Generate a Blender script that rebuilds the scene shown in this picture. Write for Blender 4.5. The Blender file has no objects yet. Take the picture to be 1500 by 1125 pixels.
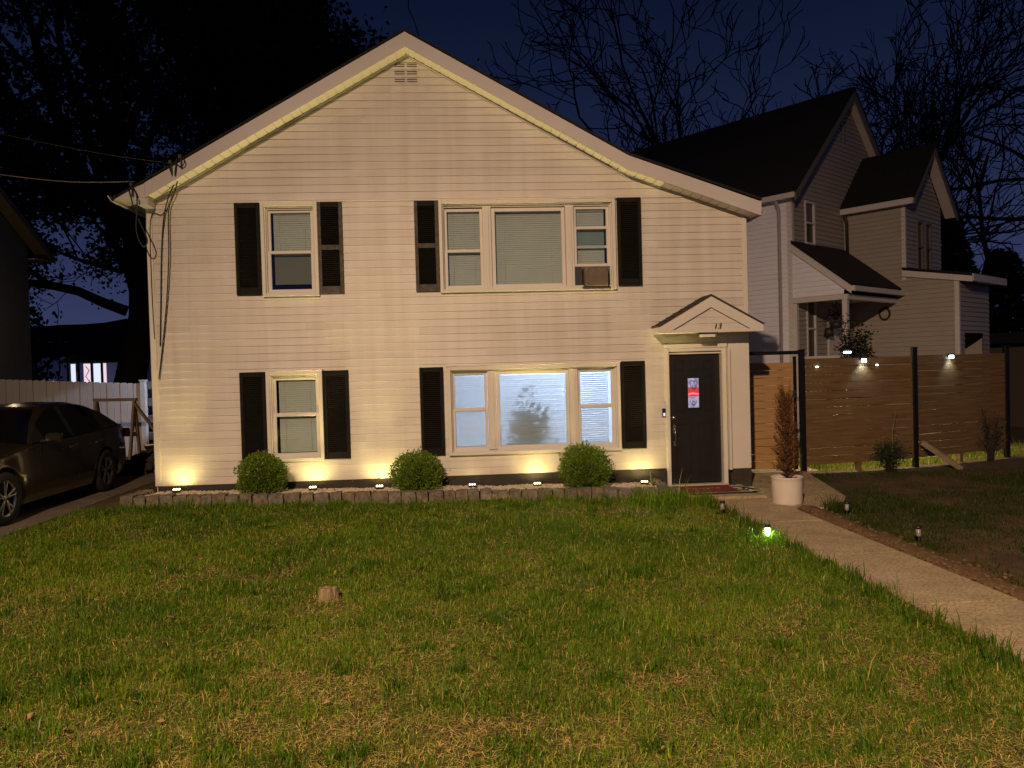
import bpy, math, random
import numpy as np
from mathutils import Vector, Matrix
R = math.radians
S = bpy.context.scene
COL = S.collection
rnd = random.Random(11)
nrg = np.random.default_rng(5)

# ------------------------------------------------------------------ helpers
def new_mat(name):
    m = bpy.data.materials.new(name); m.use_nodes = True
    return m, m.node_tree.nodes, m.node_tree.links, m.node_tree.nodes['Principled BSDF']

def mat(name, col, rough=.6, metal=0., var=0., scale=6., bump=0., bscale=30., spec=.5, detail=4., stretch=None, col2=None, coat=0.):
    """plain procedural material: noise colour variation and noise bump in object space"""
    m, N, L, P = new_mat(name)
    P.inputs['Roughness'].default_value = rough; P.inputs['Metallic'].default_value = metal
    P.inputs['Specular IOR Level'].default_value = spec
    P.inputs['Coat Weight'].default_value = coat
    tc = N.new('ShaderNodeTexCoord'); src = tc.outputs['Object']
    if stretch:
        mp = N.new('ShaderNodeMapping'); mp.inputs['Scale'].default_value = stretch
        L.new(src, mp.inputs['Vector']); src = mp.outputs['Vector']
    if var > 0 or col2:
        n = N.new('ShaderNodeTexNoise'); n.inputs['Scale'].default_value = scale; n.inputs['Detail'].default_value = detail
        n.inputs['Roughness'].default_value = .65
        L.new(src, n.inputs['Vector'])
        r = N.new('ShaderNodeValToRGB')
        c2 = col2 or tuple(min(1, c*(1+var)) for c in col); c1 = col if col2 else tuple(c*(1-var) for c in col)
        r.color_ramp.elements[0].position = .32; r.color_ramp.elements[1].position = .68
        r.color_ramp.elements[0].color = (*c1, 1); r.color_ramp.elements[1].color = (*c2, 1)
        L.new(n.outputs['Fac'], r.inputs['Fac']); L.new(r.outputs['Color'], P.inputs['Base Color'])
    else:
        P.inputs['Base Color'].default_value = (*col, 1)
    if bump > 0:
        n2 = N.new('ShaderNodeTexNoise'); n2.inputs['Scale'].default_value = bscale; n2.inputs['Detail'].default_value = 5
        L.new(src, n2.inputs['Vector'])
        b = N.new('ShaderNodeBump'); b.inputs['Strength'].default_value = bump; b.inputs['Distance'].default_value = .02
        L.new(n2.outputs['Fac'], b.inputs['Height']); L.new(b.outputs['Normal'], P.inputs['Normal'])
    return m

def emit_mat(name, col, strength, base=.08):
    m, N, L, P = new_mat(name)
    P.inputs['Base Color'].default_value = (base, base, base, 1)
    P.inputs['Emission Color'].default_value = (*col, 1); P.inputs['Emission Strength'].default_value = strength
    return m

def glass_mat(name, tint=(.9, .95, .95), gloss=.05, rough=.02):
    m, N, L, P = new_mat(name)
    N.remove(P); out = [n for n in N if n.type == 'OUTPUT_MATERIAL'][0]
    t = N.new('ShaderNodeBsdfTransparent'); t.inputs['Color'].default_value = (*tint, 1)
    g = N.new('ShaderNodeBsdfGlossy'); g.inputs['Roughness'].default_value = rough
    f = N.new('ShaderNodeFresnel'); f.inputs['IOR'].default_value = 1.5
    a = N.new('ShaderNodeMath'); a.operation = 'ADD'; a.inputs[1].default_value = gloss
    x = N.new('ShaderNodeMixShader')
    L.new(f.outputs[0], a.inputs[0]); L.new(a.outputs[0], x.inputs[0]); L.new(t.outputs[0], x.inputs[1]); L.new(g.outputs[0], x.inputs[2])
    L.new(x.outputs[0], out.inputs[0])
    return m

def leaf_mat(name, transl=.3, rough=.5, attr='Col', tint=None):
    """foliage: colour per leaf from the Col attribute, part of the light passes through"""
    m, N, L, P = new_mat(name)
    out = [n for n in N if n.type == 'OUTPUT_MATERIAL'][0]
    a = N.new('ShaderNodeAttribute'); a.attribute_name = attr
    P.inputs['Roughness'].default_value = rough; P.inputs['Specular IOR Level'].default_value = .3
    L.new(a.outputs['Color'], P.inputs['Base Color'])
    t = N.new('ShaderNodeBsdfTranslucent'); L.new(a.outputs['Color'], t.inputs['Color'])
    x = N.new('ShaderNodeMixShader'); x.inputs[0].default_value = transl
    L.new(P.outputs[0], x.inputs[1]); L.new(t.outputs[0], x.inputs[2]); L.new(x.outputs[0], out.inputs[0])
    return m

class MB:
    """collects shapes and links them as ONE mesh object"""
    def __init__(s): s.v = []; s.f = []; s.m = []; s.c = []; s.sm = []
    def add(s, vs, fs, mi=0, smooth=False):
        o = len(s.v); s.v += [tuple(p) for p in vs]
        for f in fs: s.f.append(tuple(i+o for i in f)); s.m.append(mi); s.sm.append(smooth)
    def quad(s, a, b, c, d, mi=0): s.add([a, b, c, d], [(0, 1, 2, 3)], mi)
    def box(s, x0, x1, y0, y1, z0, z1, mi=0, M=None):
        vs = [(x0,y0,z0),(x1,y0,z0),(x1,y1,z0),(x0,y1,z0),(x0,y0,z1),(x1,y0,z1),(x1,y1,z1),(x0,y1,z1)]
        if M is not None: vs = [tuple(M @ Vector(p)) for p in vs]
        s.add(vs, [(0,3,2,1),(4,5,6,7),(0,1,5,4),(1,2,6,5),(2,3,7,6),(3,0,4,7)], mi)
    def bbox(s, x0, x1, y0, y1, z0, z1, b=.01, mi=0, M=None):
        """box with chamfered edges"""
        import itertools
        hx, hy, hz = (x1-x0)/2, (y1-y0)/2, (z1-z0)/2; c = Vector(((x0+x1)/2, (y0+y1)/2, (z0+z1)/2))
        b = min(b, hx*.9, hy*.9, hz*.9); vs = []; idx = {}
        for sx, sy, sz in itertools.product((-1,1), repeat=3):
            for ax in range(3):
                p = [sx*(hx-b), sy*(hy-b), sz*(hz-b)]; p[ax] = (sx*hx, sy*hy, sz*hz)[ax]
                idx[(sx,sy,sz,ax)] = len(vs); v = c+Vector(p); vs.append(tuple(M @ v) if M is not None else tuple(v))
        fs = []
        for ax in range(3):
            o1, o2 = [(1,2),(2,0),(0,1)][ax]
            for sg in (-1,1):
                q = []
                for a, bb in ((-1,-1),(1,-1),(1,1),(-1,1)):
                    k = [0,0,0]; k[ax] = sg; k[o1] = a; k[o2] = bb; q.append(idx[(k[0],k[1],k[2],ax)])
                fs.append(q if sg > 0 else q[::-1])
        for ax in range(3):
            o1, o2 = [(1,2),(2,0),(0,1)][ax]
            for a in (-1,1):
                for bb in (-1,1):
                    k0 = [0,0,0]; k0[ax] = -1; k0[o1] = a; k0[o2] = bb; k1 = list(k0); k1[ax] = 1
                    q = [idx[(*k0,o1)], idx[(*k1,o1)], idx[(*k1,o2)], idx[(*k0,o2)]]
                    fs.append(q[::-1] if a*bb > 0 else q)
        for sx, sy, sz in itertools.product((-1,1), repeat=3):
            q = [idx[(sx,sy,sz,0)], idx[(sx,sy,sz,1)], idx[(sx,sy,sz,2)]]
            fs.append(q if sx*sy*sz > 0 else q[::-1])
        s.add(vs, fs, mi)
    def frame(s, x0, x1, z0, z1, w, y0, y1, mi=0):
        """rectangular frame in the xz plane, bars butted; w = left, right, bottom, top"""
        if not isinstance(w, tuple): w = (w, w, w, w)
        l, r, b, t = w
        s.bbox(x0, x0+l, y0, y1, z0, z1, .004, mi); s.bbox(x1-r, x1, y0, y1, z0, z1, .004, mi)
        s.bbox(x0+l, x1-r, y0+.001, y1, z0, z0+b, .004, mi); s.bbox(x0+l, x1-r, y0+.001, y1, z1-t, z1, .004, mi)
    def bar(s, p, q, w, h, mi=0, up=(0,0,1), b=.0):
        """square bar from p to q"""
        p, q = Vector(p), Vector(q); d = q-p; L = d.length; d.normalize(); u = Vector(up)
        sd = d.cross(u)
        if sd.length < 1e-4: sd = d.cross(Vector((1,0,0)))
        sd.normalize(); u = sd.cross(d)
        M = Matrix((( sd.x, d.x, u.x, p.x),(sd.y, d.y, u.y, p.y),(sd.z, d.z, u.z, p.z),(0,0,0,1)))
        if b: s.bbox(-w/2, w/2, 0, L, -h/2, h/2, b, mi, M)
        else: s.box(-w/2, w/2, 0, L, -h/2, h/2, mi, M)
    def tube(s, pts, rad, n=6, mi=0, cap=True):
        pts = [Vector(p) for p in pts]; k = len(pts)
        if not hasattr(rad, '__len__'): rad = [rad]*k
        o = len(s.v); prev = None
        for i, p in enumerate(pts):
            d = (pts[min(i+1, k-1)]-pts[max(i-1, 0)])
            if d.length < 1e-9: d = Vector((0,0,1))
            d.normalize()
            if prev is None: a = d.cross(Vector((0,0,1)) if abs(d.z) < .9 else Vector((1,0,0)))
            else: a = prev-d*prev.dot(d)
            if a.length < 1e-6: a = d.orthogonal()
            a.normalize(); prev = a; b = d.cross(a)
            for j in range(n):
                t = 2*math.pi*j/n; q = p+(a*math.cos(t)+b*math.sin(t))*rad[i]; s.v.append(tuple(q))
        for i in range(k-1):
            for j in range(n):
                s.f.append((o+i*n+j, o+i*n+(j+1)%n, o+(i+1)*n+(j+1)%n, o+(i+1)*n+j)); s.m.append(mi); s.sm.append(True)
        if cap:
            s.f.append(tuple(o+j for j in range(n))[::-1]); s.m.append(mi); s.sm.append(False)
            s.f.append(tuple(o+(k-1)*n+j for j in range(n))); s.m.append(mi); s.sm.append(False)
    def lathe(s, prof, c=(0,0,0), n=24, mi=0, axis='z'):
        """prof: list of (r, h)"""
        o = len(s.v)
        for r, h in prof:
            for j in range(n):
                t = 2*math.pi*j/n; a, b = r*math.cos(t), r*math.sin(t)
                p = (a, b, h) if axis == 'z' else ((h, a, b) if axis == 'x' else (a, h, b))
                s.v.append((c[0]+p[0], c[1]+p[1], c[2]+p[2]))
        for i in range(len(prof)-1):
            for j in range(n):
                s.f.append((o+i*n+j, o+i*n+(j+1)%n, o+(i+1)*n+(j+1)%n, o+(i+1)*n+j)); s.m.append(mi); s.sm.append(True)
    def prism(s, poly, y0, y1, mi=0, M=None):
        """polygon of (x, z) extruded along y"""
        n = len(poly); vs = [(x, y0, z) for x, z in poly]+[(x, y1, z) for x, z in poly]
        if M is not None: vs = [tuple(M @ Vector(p)) for p in vs]
        fs = [tuple(range(n)), tuple(range(2*n-1, n-1, -1))]+[(i, i+n, (i+1) % n+n, (i+1) % n) for i in range(n)]
        s.add(vs, fs, mi)
    def build(s, name, mats, parent=None, cols=None):
        o0 = Vector((0,0,0)); p = parent
        while p is not None: o0 += p.location; p = p.parent
        me = bpy.data.meshes.new(name)
        me.from_pydata([(a-o0.x, b-o0.y, c-o0.z) for a, b, c in s.v], [], s.f)
        if not isinstance(mats, (list, tuple)): mats = [mats]
        for m in mats: me.materials.append(m)
        me.polygons.foreach_set('material_index', s.m); me.polygons.foreach_set('use_smooth', s.sm)
        if cols is not None:
            a = me.color_attributes.new('Col', 'FLOAT_COLOR', 'POINT'); a.data.foreach_set('color', np.asarray(cols, np.float32).ravel())
        me.update()
        ob = bpy.data.objects.new(name, me); COL.objects.link(ob)
        if parent is not None: ob.parent = parent
        return ob

def np_mesh(name, V, F, mats, parent=None, cols=None, smooth=False):
    """mesh from numpy arrays; F is a list of (n, k) arrays"""
    o0 = Vector((0,0,0)); p = parent
    while p is not None: o0 += p.location; p = p.parent
    V = V-np.array(o0)
    me = bpy.data.meshes.new(name)
    me.vertices.add(len(V)); me.vertices.foreach_set('co', V.astype(np.float32).ravel())
    loops = np.concatenate([f.ravel() for f in F]); sizes = np.concatenate([np.full(len(f), f.shape[1]) for f in F])
    me.loops.add(len(loops)); me.loops.foreach_set('vertex_index', loops.astype(np.int32))
    me.polygons.add(len(sizes)); starts = np.concatenate([[0], np.cumsum(sizes)[:-1]])
    me.polygons.foreach_set('loop_start', starts.astype(np.int32)); me.polygons.foreach_set('loop_total', sizes.astype(np.int32))
    if smooth: me.polygons.foreach_set('use_smooth', np.ones(len(sizes), bool))
    if cols is not None:
        a = me.color_attributes.new('Col', 'FLOAT_COLOR', 'POINT')
        c4 = np.ones((len(V), 4), np.float32); c4[:, :3] = cols; a.data.foreach_set('color', c4.ravel())
    if not isinstance(mats, (list, tuple)): mats = [mats]
    for m in mats: me.materials.append(m)
    me.update(calc_edges=True); me.validate()
    ob = bpy.data.objects.new(name, me); COL.objects.link(ob)
    if parent is not None: ob.parent = parent
    return ob

def thing(name, label, cat, loc=(0,0,0), group=None):
    o = bpy.data.objects.new(name, None); COL.objects.link(o); o.location = loc; o.empty_display_size = .1
    o['label'] = label; o['category'] = cat
    if group: o['group'] = group
    return o
def tag(o, label, cat, group=None, kind=None):
    o['label'] = label; o['category'] = cat
    if group: o['group'] = group
    if kind: o['kind'] = kind
    return o
def struct(o): o['kind'] = 'structure'; return o
def stuff(o, label, cat): return tag(o, label, cat, None, 'stuff')

def vnoise(x, y, scale, seed=0):
    """value noise in 0..1, numpy"""
    r = np.random.default_rng(seed).random((256, 256))
    x = np.asarray(x)*scale+1000.; y = np.asarray(y)*scale+1000.
    xi = np.floor(x).astype(int); yi = np.floor(y).astype(int); fx = x-xi; fy = y-yi
    fx = fx*fx*(3-2*fx); fy = fy*fy*(3-2*fy)
    g = lambda a, b: r[a % 256, b % 256]
    return (g(xi, yi)*(1-fx)+g(xi+1, yi)*fx)*(1-fy)+(g(xi, yi+1)*(1-fx)+g(xi+1, yi+1)*fx)*fy
def fbm(x, y, scale, seed=0):
    return .55*vnoise(x, y, scale, seed)+.3*vnoise(x, y, scale*2.1, seed+1)+.15*vnoise(x, y, scale*4.3, seed+2)

GX = [-5.2, 4.0, 7.0]; GZ = [-.15, -.335, -.40]
def gz(x): return float(np.interp(x, GX, GZ))

# ------------------------------------------------------------------ materials
M = {}
def siding_mat(name, col):
    """vinyl boards with faint grime and rain streaks"""
    m = mat(name, col, .46, var=.05, scale=2.2, bump=.12, bscale=9, stretch=(.5, 1, 6)); N, L = m.node_tree.nodes, m.node_tree.links; P = N['Principled BSDF']
    src = P.inputs['Base Color'].links[0].from_socket; tc = N.new('ShaderNodeTexCoord'); mp = N.new('ShaderNodeMapping'); mp.inputs['Scale'].default_value = (5., 1, .35)
    n = N.new('ShaderNodeTexNoise'); n.inputs['Scale'].default_value = 1.; n.inputs['Detail'].default_value = 6; r = N.new('ShaderNodeValToRGB')
    r.color_ramp.elements[0].position = .36; r.color_ramp.elements[1].position = .60; r.color_ramp.elements[0].color = (.91, .895, .86, 1); r.color_ramp.elements[1].color = (1, 1, 1, 1)
    x = N.new('ShaderNodeMix'); x.data_type = 'RGBA'; x.blend_type = 'MULTIPLY'; x.inputs['Factor'].default_value = 1.
    L.new(tc.outputs['Object'], mp.inputs['Vector']); L.new(mp.outputs['Vector'], n.inputs['Vector']); L.new(n.outputs['Fac'], r.inputs['Fac'])
    L.new(src, x.inputs['A']); L.new(r.outputs['Color'], x.inputs['B']); L.new(x.outputs['Result'], P.inputs['Base Color']); return m
M['siding'] = siding_mat('white_vinyl_siding', (.600, .575, .535)); M['siding2'] = siding_mat('white_vinyl_siding_dull', (.565, .542, .505)); M['siding3'] = siding_mat('white_vinyl_siding_bright', (.620, .597, .558))
M['trim'] = mat('white_trim', (.62, .60, .555), .5, var=.03, scale=3)
M['soffit'] = mat('soffit_white', (.82, .80, .72), .5, var=.03)
M['fascia'] = mat('fascia_metal', (.54, .51, .50), .45, var=.05, scale=1.5, bump=.05, bscale=4)
M['black'] = mat('black_shutter_paint', (.007, .006, .005), .7, var=.3, scale=8, spec=.2)
M['fadedblack'] = mat('faded_shutter_paint', (.06, .05, .042), .7, var=.5, scale=14)
M['found'] = mat('black_foundation_paint', (.030, .026, .021), .75, var=.35, scale=5, bump=.5, bscale=22)
M['shingle'] = mat('dark_shingles', (.010, .009, .008), .9, var=.35, scale=30, bump=.6, bscale=60)
M['brownshingle'] = mat('brown_shingles', (.055, .038, .032), .9, var=.35, scale=40, bump=.6, bscale=60)
M['blind'] = mat('blind_slats', (.62, .61, .57), .5, var=.03)
M['shade'] = mat('roller_shade', (.20, .19, .15), .7, var=.05)
M['glass'] = glass_mat('window_glass')
M['doorpaint'] = mat('black_door_paint', (.008, .0075, .007), .42, var=.2, scale=5, bump=.05, bscale=25)
M['chrome'] = mat('nickel', (.55, .53, .50), .28, 1.)
M['greymetal'] = mat('dark_grey_metal', (.05, .05, .05), .5, .5)
M['blacksteel'] = mat('black_steel', (.009, .009, .010), .38, .3, var=.2)
M['plastic'] = mat('black_plastic', (.012, .012, .012), .45)
M['white'] = mat('white_plastic', (.75, .75, .74), .4)
M['stone'] = mat('granite_block', (.085, .072, .05), .9, var=.55, scale=14, bump=.8, bscale=30, col2=(.23, .20, .145))
M['stone2'] = mat('granite_block_pinkish', (.10, .078, .055), .9, scale=11, bump=.8, bscale=26, col2=(.24, .195, .14))
M['stone3'] = mat('granite_block_grey', (.10, .09, .075), .9, scale=17, bump=.8, bscale=30, col2=(.24, .21, .17))
M['pebble'] = mat('pale_pebbles', (.42, .36, .28), .8, scale=9, col2=(.66, .58, .47))
M['soil'] = mat('soil', (.042, .030, .011), 1., scale=3.5, bump=1., bscale=24, col2=(.105, .075, .028), detail=8)
def pitted(m, scale=70, lo=.62):
    N, L = m.node_tree.nodes, m.node_tree.links; P = N['Principled BSDF']; src = P.inputs['Base Color'].links[0].from_socket
    tc = N.new('ShaderNodeTexCoord'); n = N.new('ShaderNodeTexNoise'); n.inputs['Scale'].default_value = scale; n.inputs['Detail'].default_value = 4; r = N.new('ShaderNodeValToRGB')
    r.color_ramp.elements[0].position = .36; r.color_ramp.elements[1].position = .55; r.color_ramp.elements[0].color = (lo, lo*.96, lo*.9, 1); r.color_ramp.elements[1].color = (1, 1, 1, 1)
    x = N.new('ShaderNodeMix'); x.data_type = 'RGBA'; x.blend_type = 'MULTIPLY'; x.inputs['Factor'].default_value = 1.
    L.new(tc.outputs['Object'], n.inputs['Vector']); L.new(n.outputs['Fac'], r.inputs['Fac']); L.new(src, x.inputs['A']); L.new(r.outputs['Color'], x.inputs['B']); L.new(x.outputs['Result'], P.inputs['Base Color']); return m
M['concrete'] = mat('worn_concrete', (.34, .275, .17), .9, scale=3.0, bump=.35, bscale=55, col2=(.52, .43, .28), detail=9)
pitted(M['concrete'], 38, .58)
M['asphalt'] = mat('driveway_concrete', (.12, .10, .075), .9, scale=2.2, bump=.4, bscale=40, col2=(.19, .16, .12), detail=8)
M['cedar'] = mat('stained_boards', (.100, .060, .025), .65, scale=2.5, bump=.25, bscale=18, stretch=(.8, .8, 14), col2=(.205, .125, .052), detail=6)
M['gatewood'] = mat('gate_boards', (.30, .17, .065), .65, scale=2.5, bump=.25, bscale=18, stretch=(.8, .8, 14), col2=(.44, .27, .105), detail=6)
M['rawwood'] = mat('weathered_lumber', (.17, .125, .08), .8, scale=3, bump=.3, bscale=20, stretch=(1, 1, 8), col2=(.27, .21, .14))
M['bark'] = mat('bark', (.028, .022, .018), .95, var=.4, scale=6, bump=.9, bscale=12)
M['twig'] = mat('bare_twigs', (.030, .023, .018), .95, var=.3, scale=3)
M['leaf'] = leaf_mat('leaves')
M['grass'] = leaf_mat('grass_blades', .35, .45)
M['dryneedle'] = leaf_mat('dried_needles', .15, .8)
M['pot'] = mat('white_planter', (.66, .60, .54), .45, var=.05, scale=4)
M['potsoil'] = mat('potting_soil', (.02, .013, .008), 1., var=.5, scale=30, bump=1, bscale=50)
M['paint'] = mat('car_paint', (.055, .046, .03), .2, .6, coat=.8)
M['carglass'] = mat('car_glass', (.004, .004, .005), .06, spec=.6)
M['tyre'] = mat('tyre_rubber', (.012, .012, .012), .8)
M['alloy'] = mat('alloy_rim', (.42, .42, .42), .3, .9)
M['wire'] = mat('black_cable', (.010, .010, .010), .55)
M['greywire'] = mat('grey_cable', (.10, .09, .08), .5)
M['vinylfence'] = mat('vinyl_fence', (.60, .57, .54), .55, var=.06, scale=3)
M['nsiding'] = mat('neighbour_siding', (.80, .82, .97), .5, var=.03, scale=2)  # cool light on the lit wall put into this pale blue
M['nsiding_shaded'] = mat('neighbour_siding_shaded', (.36, .33, .30), .5, var=.04, scale=2)  # same siding toned darker: weaker light on these walls put into the colour
M['nroof'] = mat('neighbour_roof', (.005, .0045, .004), .95, var=.3, scale=25)
M['ntrim'] = mat('neighbour_trim', (.60, .58, .60), .5, var=.03)
M['nrake'] = mat('neighbour_rake', (.14, .125, .11), .6)
M['dimwall'] = mat('far_wall', (.30, .29, .31), .8, var=.05)
M['darkwin'] = mat('dark_window', (.006, .006, .008), .08)
M['intwall'] = mat('room_plaster', (.72, .73, .76), .9, var=.02)
M['floorint'] = mat('room_floor', (.22, .17, .12), .5, var=.1)
M['redmat'] = mat('red_doormat', (.20, .022, .016), .95, var=.35, scale=26, bump=.7, bscale=160)
M['rugblack'] = mat('rug_black', (.015, .014, .013), .95, bump=.6, bscale=160)
M['rugwhite'] = mat('rug_white', (.55, .52, .46), .95, bump=.6, bscale=160)
M['plaque'] = mat('weathered_plaque', (.22, .19, .15), .8, var=.35, scale=24, bump=.4, bscale=60)
M['slat_tr'] = None
def slat_mat():
    m, N, L, P = new_mat('thin_blind_slats')
    out = [n for n in N if n.type == 'OUTPUT_MATERIAL'][0]
    P.inputs['Base Color'].default_value = (.66, .68, .70, 1); P.inputs['Roughness'].default_value = .5
    t = N.new('ShaderNodeBsdfTranslucent'); t.inputs['Color'].default_value = (.80, .82, .86, 1)
    x = N.new('ShaderNodeMixShader'); x.inputs[0].default_value = .55
    L.new(P.outputs[0], x.inputs[1]); L.new(t.outputs[0], x.inputs[2]); L.new(x.outputs[0], out.inputs[0])
    return m
M['slat_tr'] = slat_mat()
E_LED = emit_mat('warm_led', (1., .76, .36), 8)
E_LEDdim = emit_mat('warm_led_dim', (1., .82, .50), 3)
E_COOL = emit_mat('cool_led', (.72, .92, 1.), 22)
E_GREENW = emit_mat('path_led', (.80, 1., .82), 14)

# ------------------------------------------------------------------ camera
Fpx = 1130.; yaw, pitch, roll = R(3.7), R(-1.15), R(1.55)
CP = Vector((0, -11.85, 1.62))
fw = Vector((math.sin(yaw)*math.cos(pitch), math.cos(yaw)*math.cos(pitch), math.sin(pitch)))
rt = Vector((math.cos(yaw), -math.sin(yaw), 0)); up = rt.cross(fw)
r2 = rt*math.cos(roll)-up*math.sin(roll); u2 = rt*math.sin(roll)+up*math.cos(roll)
cam = bpy.data.cameras.new('camera'); co = bpy.data.objects.new('camera', cam); COL.objects.link(co)
co.matrix_world = Matrix(((r2.x, u2.x, -fw.x, CP.x), (r2.y, u2.y, -fw.y, CP.y), (r2.z, u2.z, -fw.z, CP.z), (0, 0, 0, 1)))
cam.sensor_width = 36; cam.lens = Fpx/1500*36; cam.clip_end = 1000; cam.clip_start = .05
S.camera = co

# ------------------------------------------------------------------ world and light
W = bpy.data.worlds.new('World'); S.world = W; W.use_nodes = True
N, L = W.node_tree.nodes, W.node_tree.links
bg = N['Background']; tc = N.new('ShaderNodeTexCoord'); sp = N.new('ShaderNodeSeparateXYZ'); rp = N.new('ShaderNodeValToRGB')
L.new(tc.outputs['Generated'], sp.inputs[0]); L.new(sp.outputs['Z'], rp.inputs['Fac']); L.new(rp.outputs['Color'], bg.inputs['Color'])
e = rp.color_ramp.elements
e[0].position = 0.; e[0].color = (.040, .050, .125, 1)
e[1].position = .62; e[1].color = (.0022, .0040, .0145, 1)
x = e.new(.10); x.color = (.028, .037, .097, 1)
x = e.new(.24); x.color = (.0105, .0165, .049, 1)
x = e.new(.42); x.color = (.0040, .0072, .025, 1)
bg.inputs['Strength'].default_value = 1.

def lamp(name, kind, loc, power, col, size=.05, target=None, cone=None, blend=.5):
    d = bpy.data.lights.new(name, kind); d.energy = power; d.color = col
    d.shadow_soft_size = size
    if kind == 'SPOT': d.spot_size = R(cone); d.spot_blend = blend
    o = bpy.data.objects.new(name, d); COL.objects.link(o); o.location = loc
    if target is not None:
        o.rotation_euler = (Vector(target)-Vector(loc)).to_track_quat('-Z', 'Y').to_euler()
    return o
# the assumed, unseen street lamp across the road behind the photographer
lamp('assumed_street_lamp_light', 'SPOT', (-3.1, -17.6, 8.6), 12700, (1., .66, .405), .14, (.9, -8.6, -.1), 100, 1.)

# ------------------------------------------------------------------ ground
xs = np.array([-250, -60, -20, -10, -5.2, -3, 0, 2, 4, 5.5, 7, 12, 25, 70, 250.]); ys = np.array([-250, -60, -15, -10, -5, 0, 5, 12, 30, 80, 300.])
mb = MB(); vs = [(x, y, gz(x)) for y in ys for x in xs]; nx = len(xs)
mb.add(vs, [(j*nx+i, j*nx+i+1, (j+1)*nx+i+1, (j+1)*nx+i) for j in range(len(ys)-1) for i in range(nx-1)])
struct(mb.build('ground', M['soil']))

# driveway
mb = MB(); ys_ = [-14, -8, -3, 0.4, 3, 8]
for a, b in zip(ys_[:-1], ys_[1:]):
    mb.box(-8.9, -5.27, a+.006, b-.006, -.21, -.138)
struct(mb.build('driveway', M['asphalt']))
# concrete walkway in slabs with open joints
def slab_strip(mb, x0a, x1a, x0b, x1b, ya, yb, z, n, jit=.0, mi=0):
    for i in range(n):
        t0, t1 = i/n, (i+1)/n
        y0 = ya+(yb-ya)*t0+.015; y1 = ya+(yb-ya)*t1-.015
        l0, l1 = x0a+(x0b-x0a)*t0, x0a+(x0b-x0a)*t1; r0, r1 = x1a+(x1b-x1a)*t0, x1a+(x1b-x1a)*t1
        dz = rnd.uniform(-jit, jit)
        p = [(l0, y0), (r0, y0), (r1, y1), (l1, y1)]
        vs = [(x, y, z-.12) for x, y in p]+[(x, y, z+dz) for x, y in p]
        mb.add(vs, [(0,3,2,1),(4,5,6,7),(0,1,5,4),(1,2,6,5),(2,3,7,6),(3,0,4,7)], mi)
mb = MB(); slab_strip(mb, 3.55, 4.42, 3.44, 4.31, -14.2, -1.15, -.318, 8, .004)
struct(mb.build('walkway', M['concrete']))
mb = MB()
mb.add([(4.33,-1.9,-.44),(4.95,-2.0,-.44),(5.42,-1.2,-.44),(6.0,1.38,-.44),(4.62,1.38,-.44),(4.33,-.05,-.44)]+[(4.33,-1.9,-.330),(4.95,-2.0,-.330),(5.42,-1.2,-.330),(6.0,1.38,-.330),(4.62,1.38,-.330),(4.33,-.05,-.330)],
       [(0,5,4,3,2,1),(6,7,8,9,10,11)]+[(i,(i+1)%6,(i+1)%6+6,i+6) for i in range(6)])
mb.box(4.62, 6.3, 1.50, 5.6, -.5, -.345)
struct(mb.build('patio', M['concrete']))
mb = MB(); mb.bbox(3.02, 4.31, -1.13, -.03, -.42, -.285, .012)
struct(mb.build('door_step', M['concrete']))
mb = MB(); n_ = 24
for i in range(n_):
    for j in range(10):
        xa, xb = 4.36+i*.36, 4.36+(i+1)*.36; ya, yb = -14+j*1.52, -14+(j+1)*1.52
        if xa < 6.1 and yb > -2.2: continue
        mb.quad((xa, ya, gz(xa)+.004), (xb, ya, gz(xb)+.004), (xb, yb, gz(xb)+.004), (xa, yb, gz(xa)+.004))
struct(mb.build('side_yard', mat('reddish_earth', (.055, .033, .013), 1., scale=2.2, bump=1, bscale=30, col2=(.135, .080, .034), detail=9)))
# bare soil edge along the right side of the walkway
mb = MB(); n = 70; o = 0
prof = [(0, .0), (.05, .030), (.14, .042), (.24, .02), (.34, -.02)]
vs = []
for i in range(n+1):
    y = -1.95-(12.0)*i/n; xb = 4.33+.10*(-(y)-1.15)/13
    for k, (dx, dz) in enumerate(prof):
        j = rnd.uniform(-.022, .022)
        vs.append((xb+dx*(1+rnd.uniform(-.1, .25)), y+rnd.uniform(-.03, .03), -.345+dz+j))
k = len(prof)
mb.add(vs, [(a*k+b, a*k+b+1, (a+1)*k+b+1, (a+1)*k+b) for a in range(n) for b in range(k-1)], 0, True)
struct(mb.build('soil_edge', mat('bare_soil', (.10, .055, .024), 1., scale=9, bump=1, bscale=40, col2=(.19, .115, .055), detail=8)))

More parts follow.
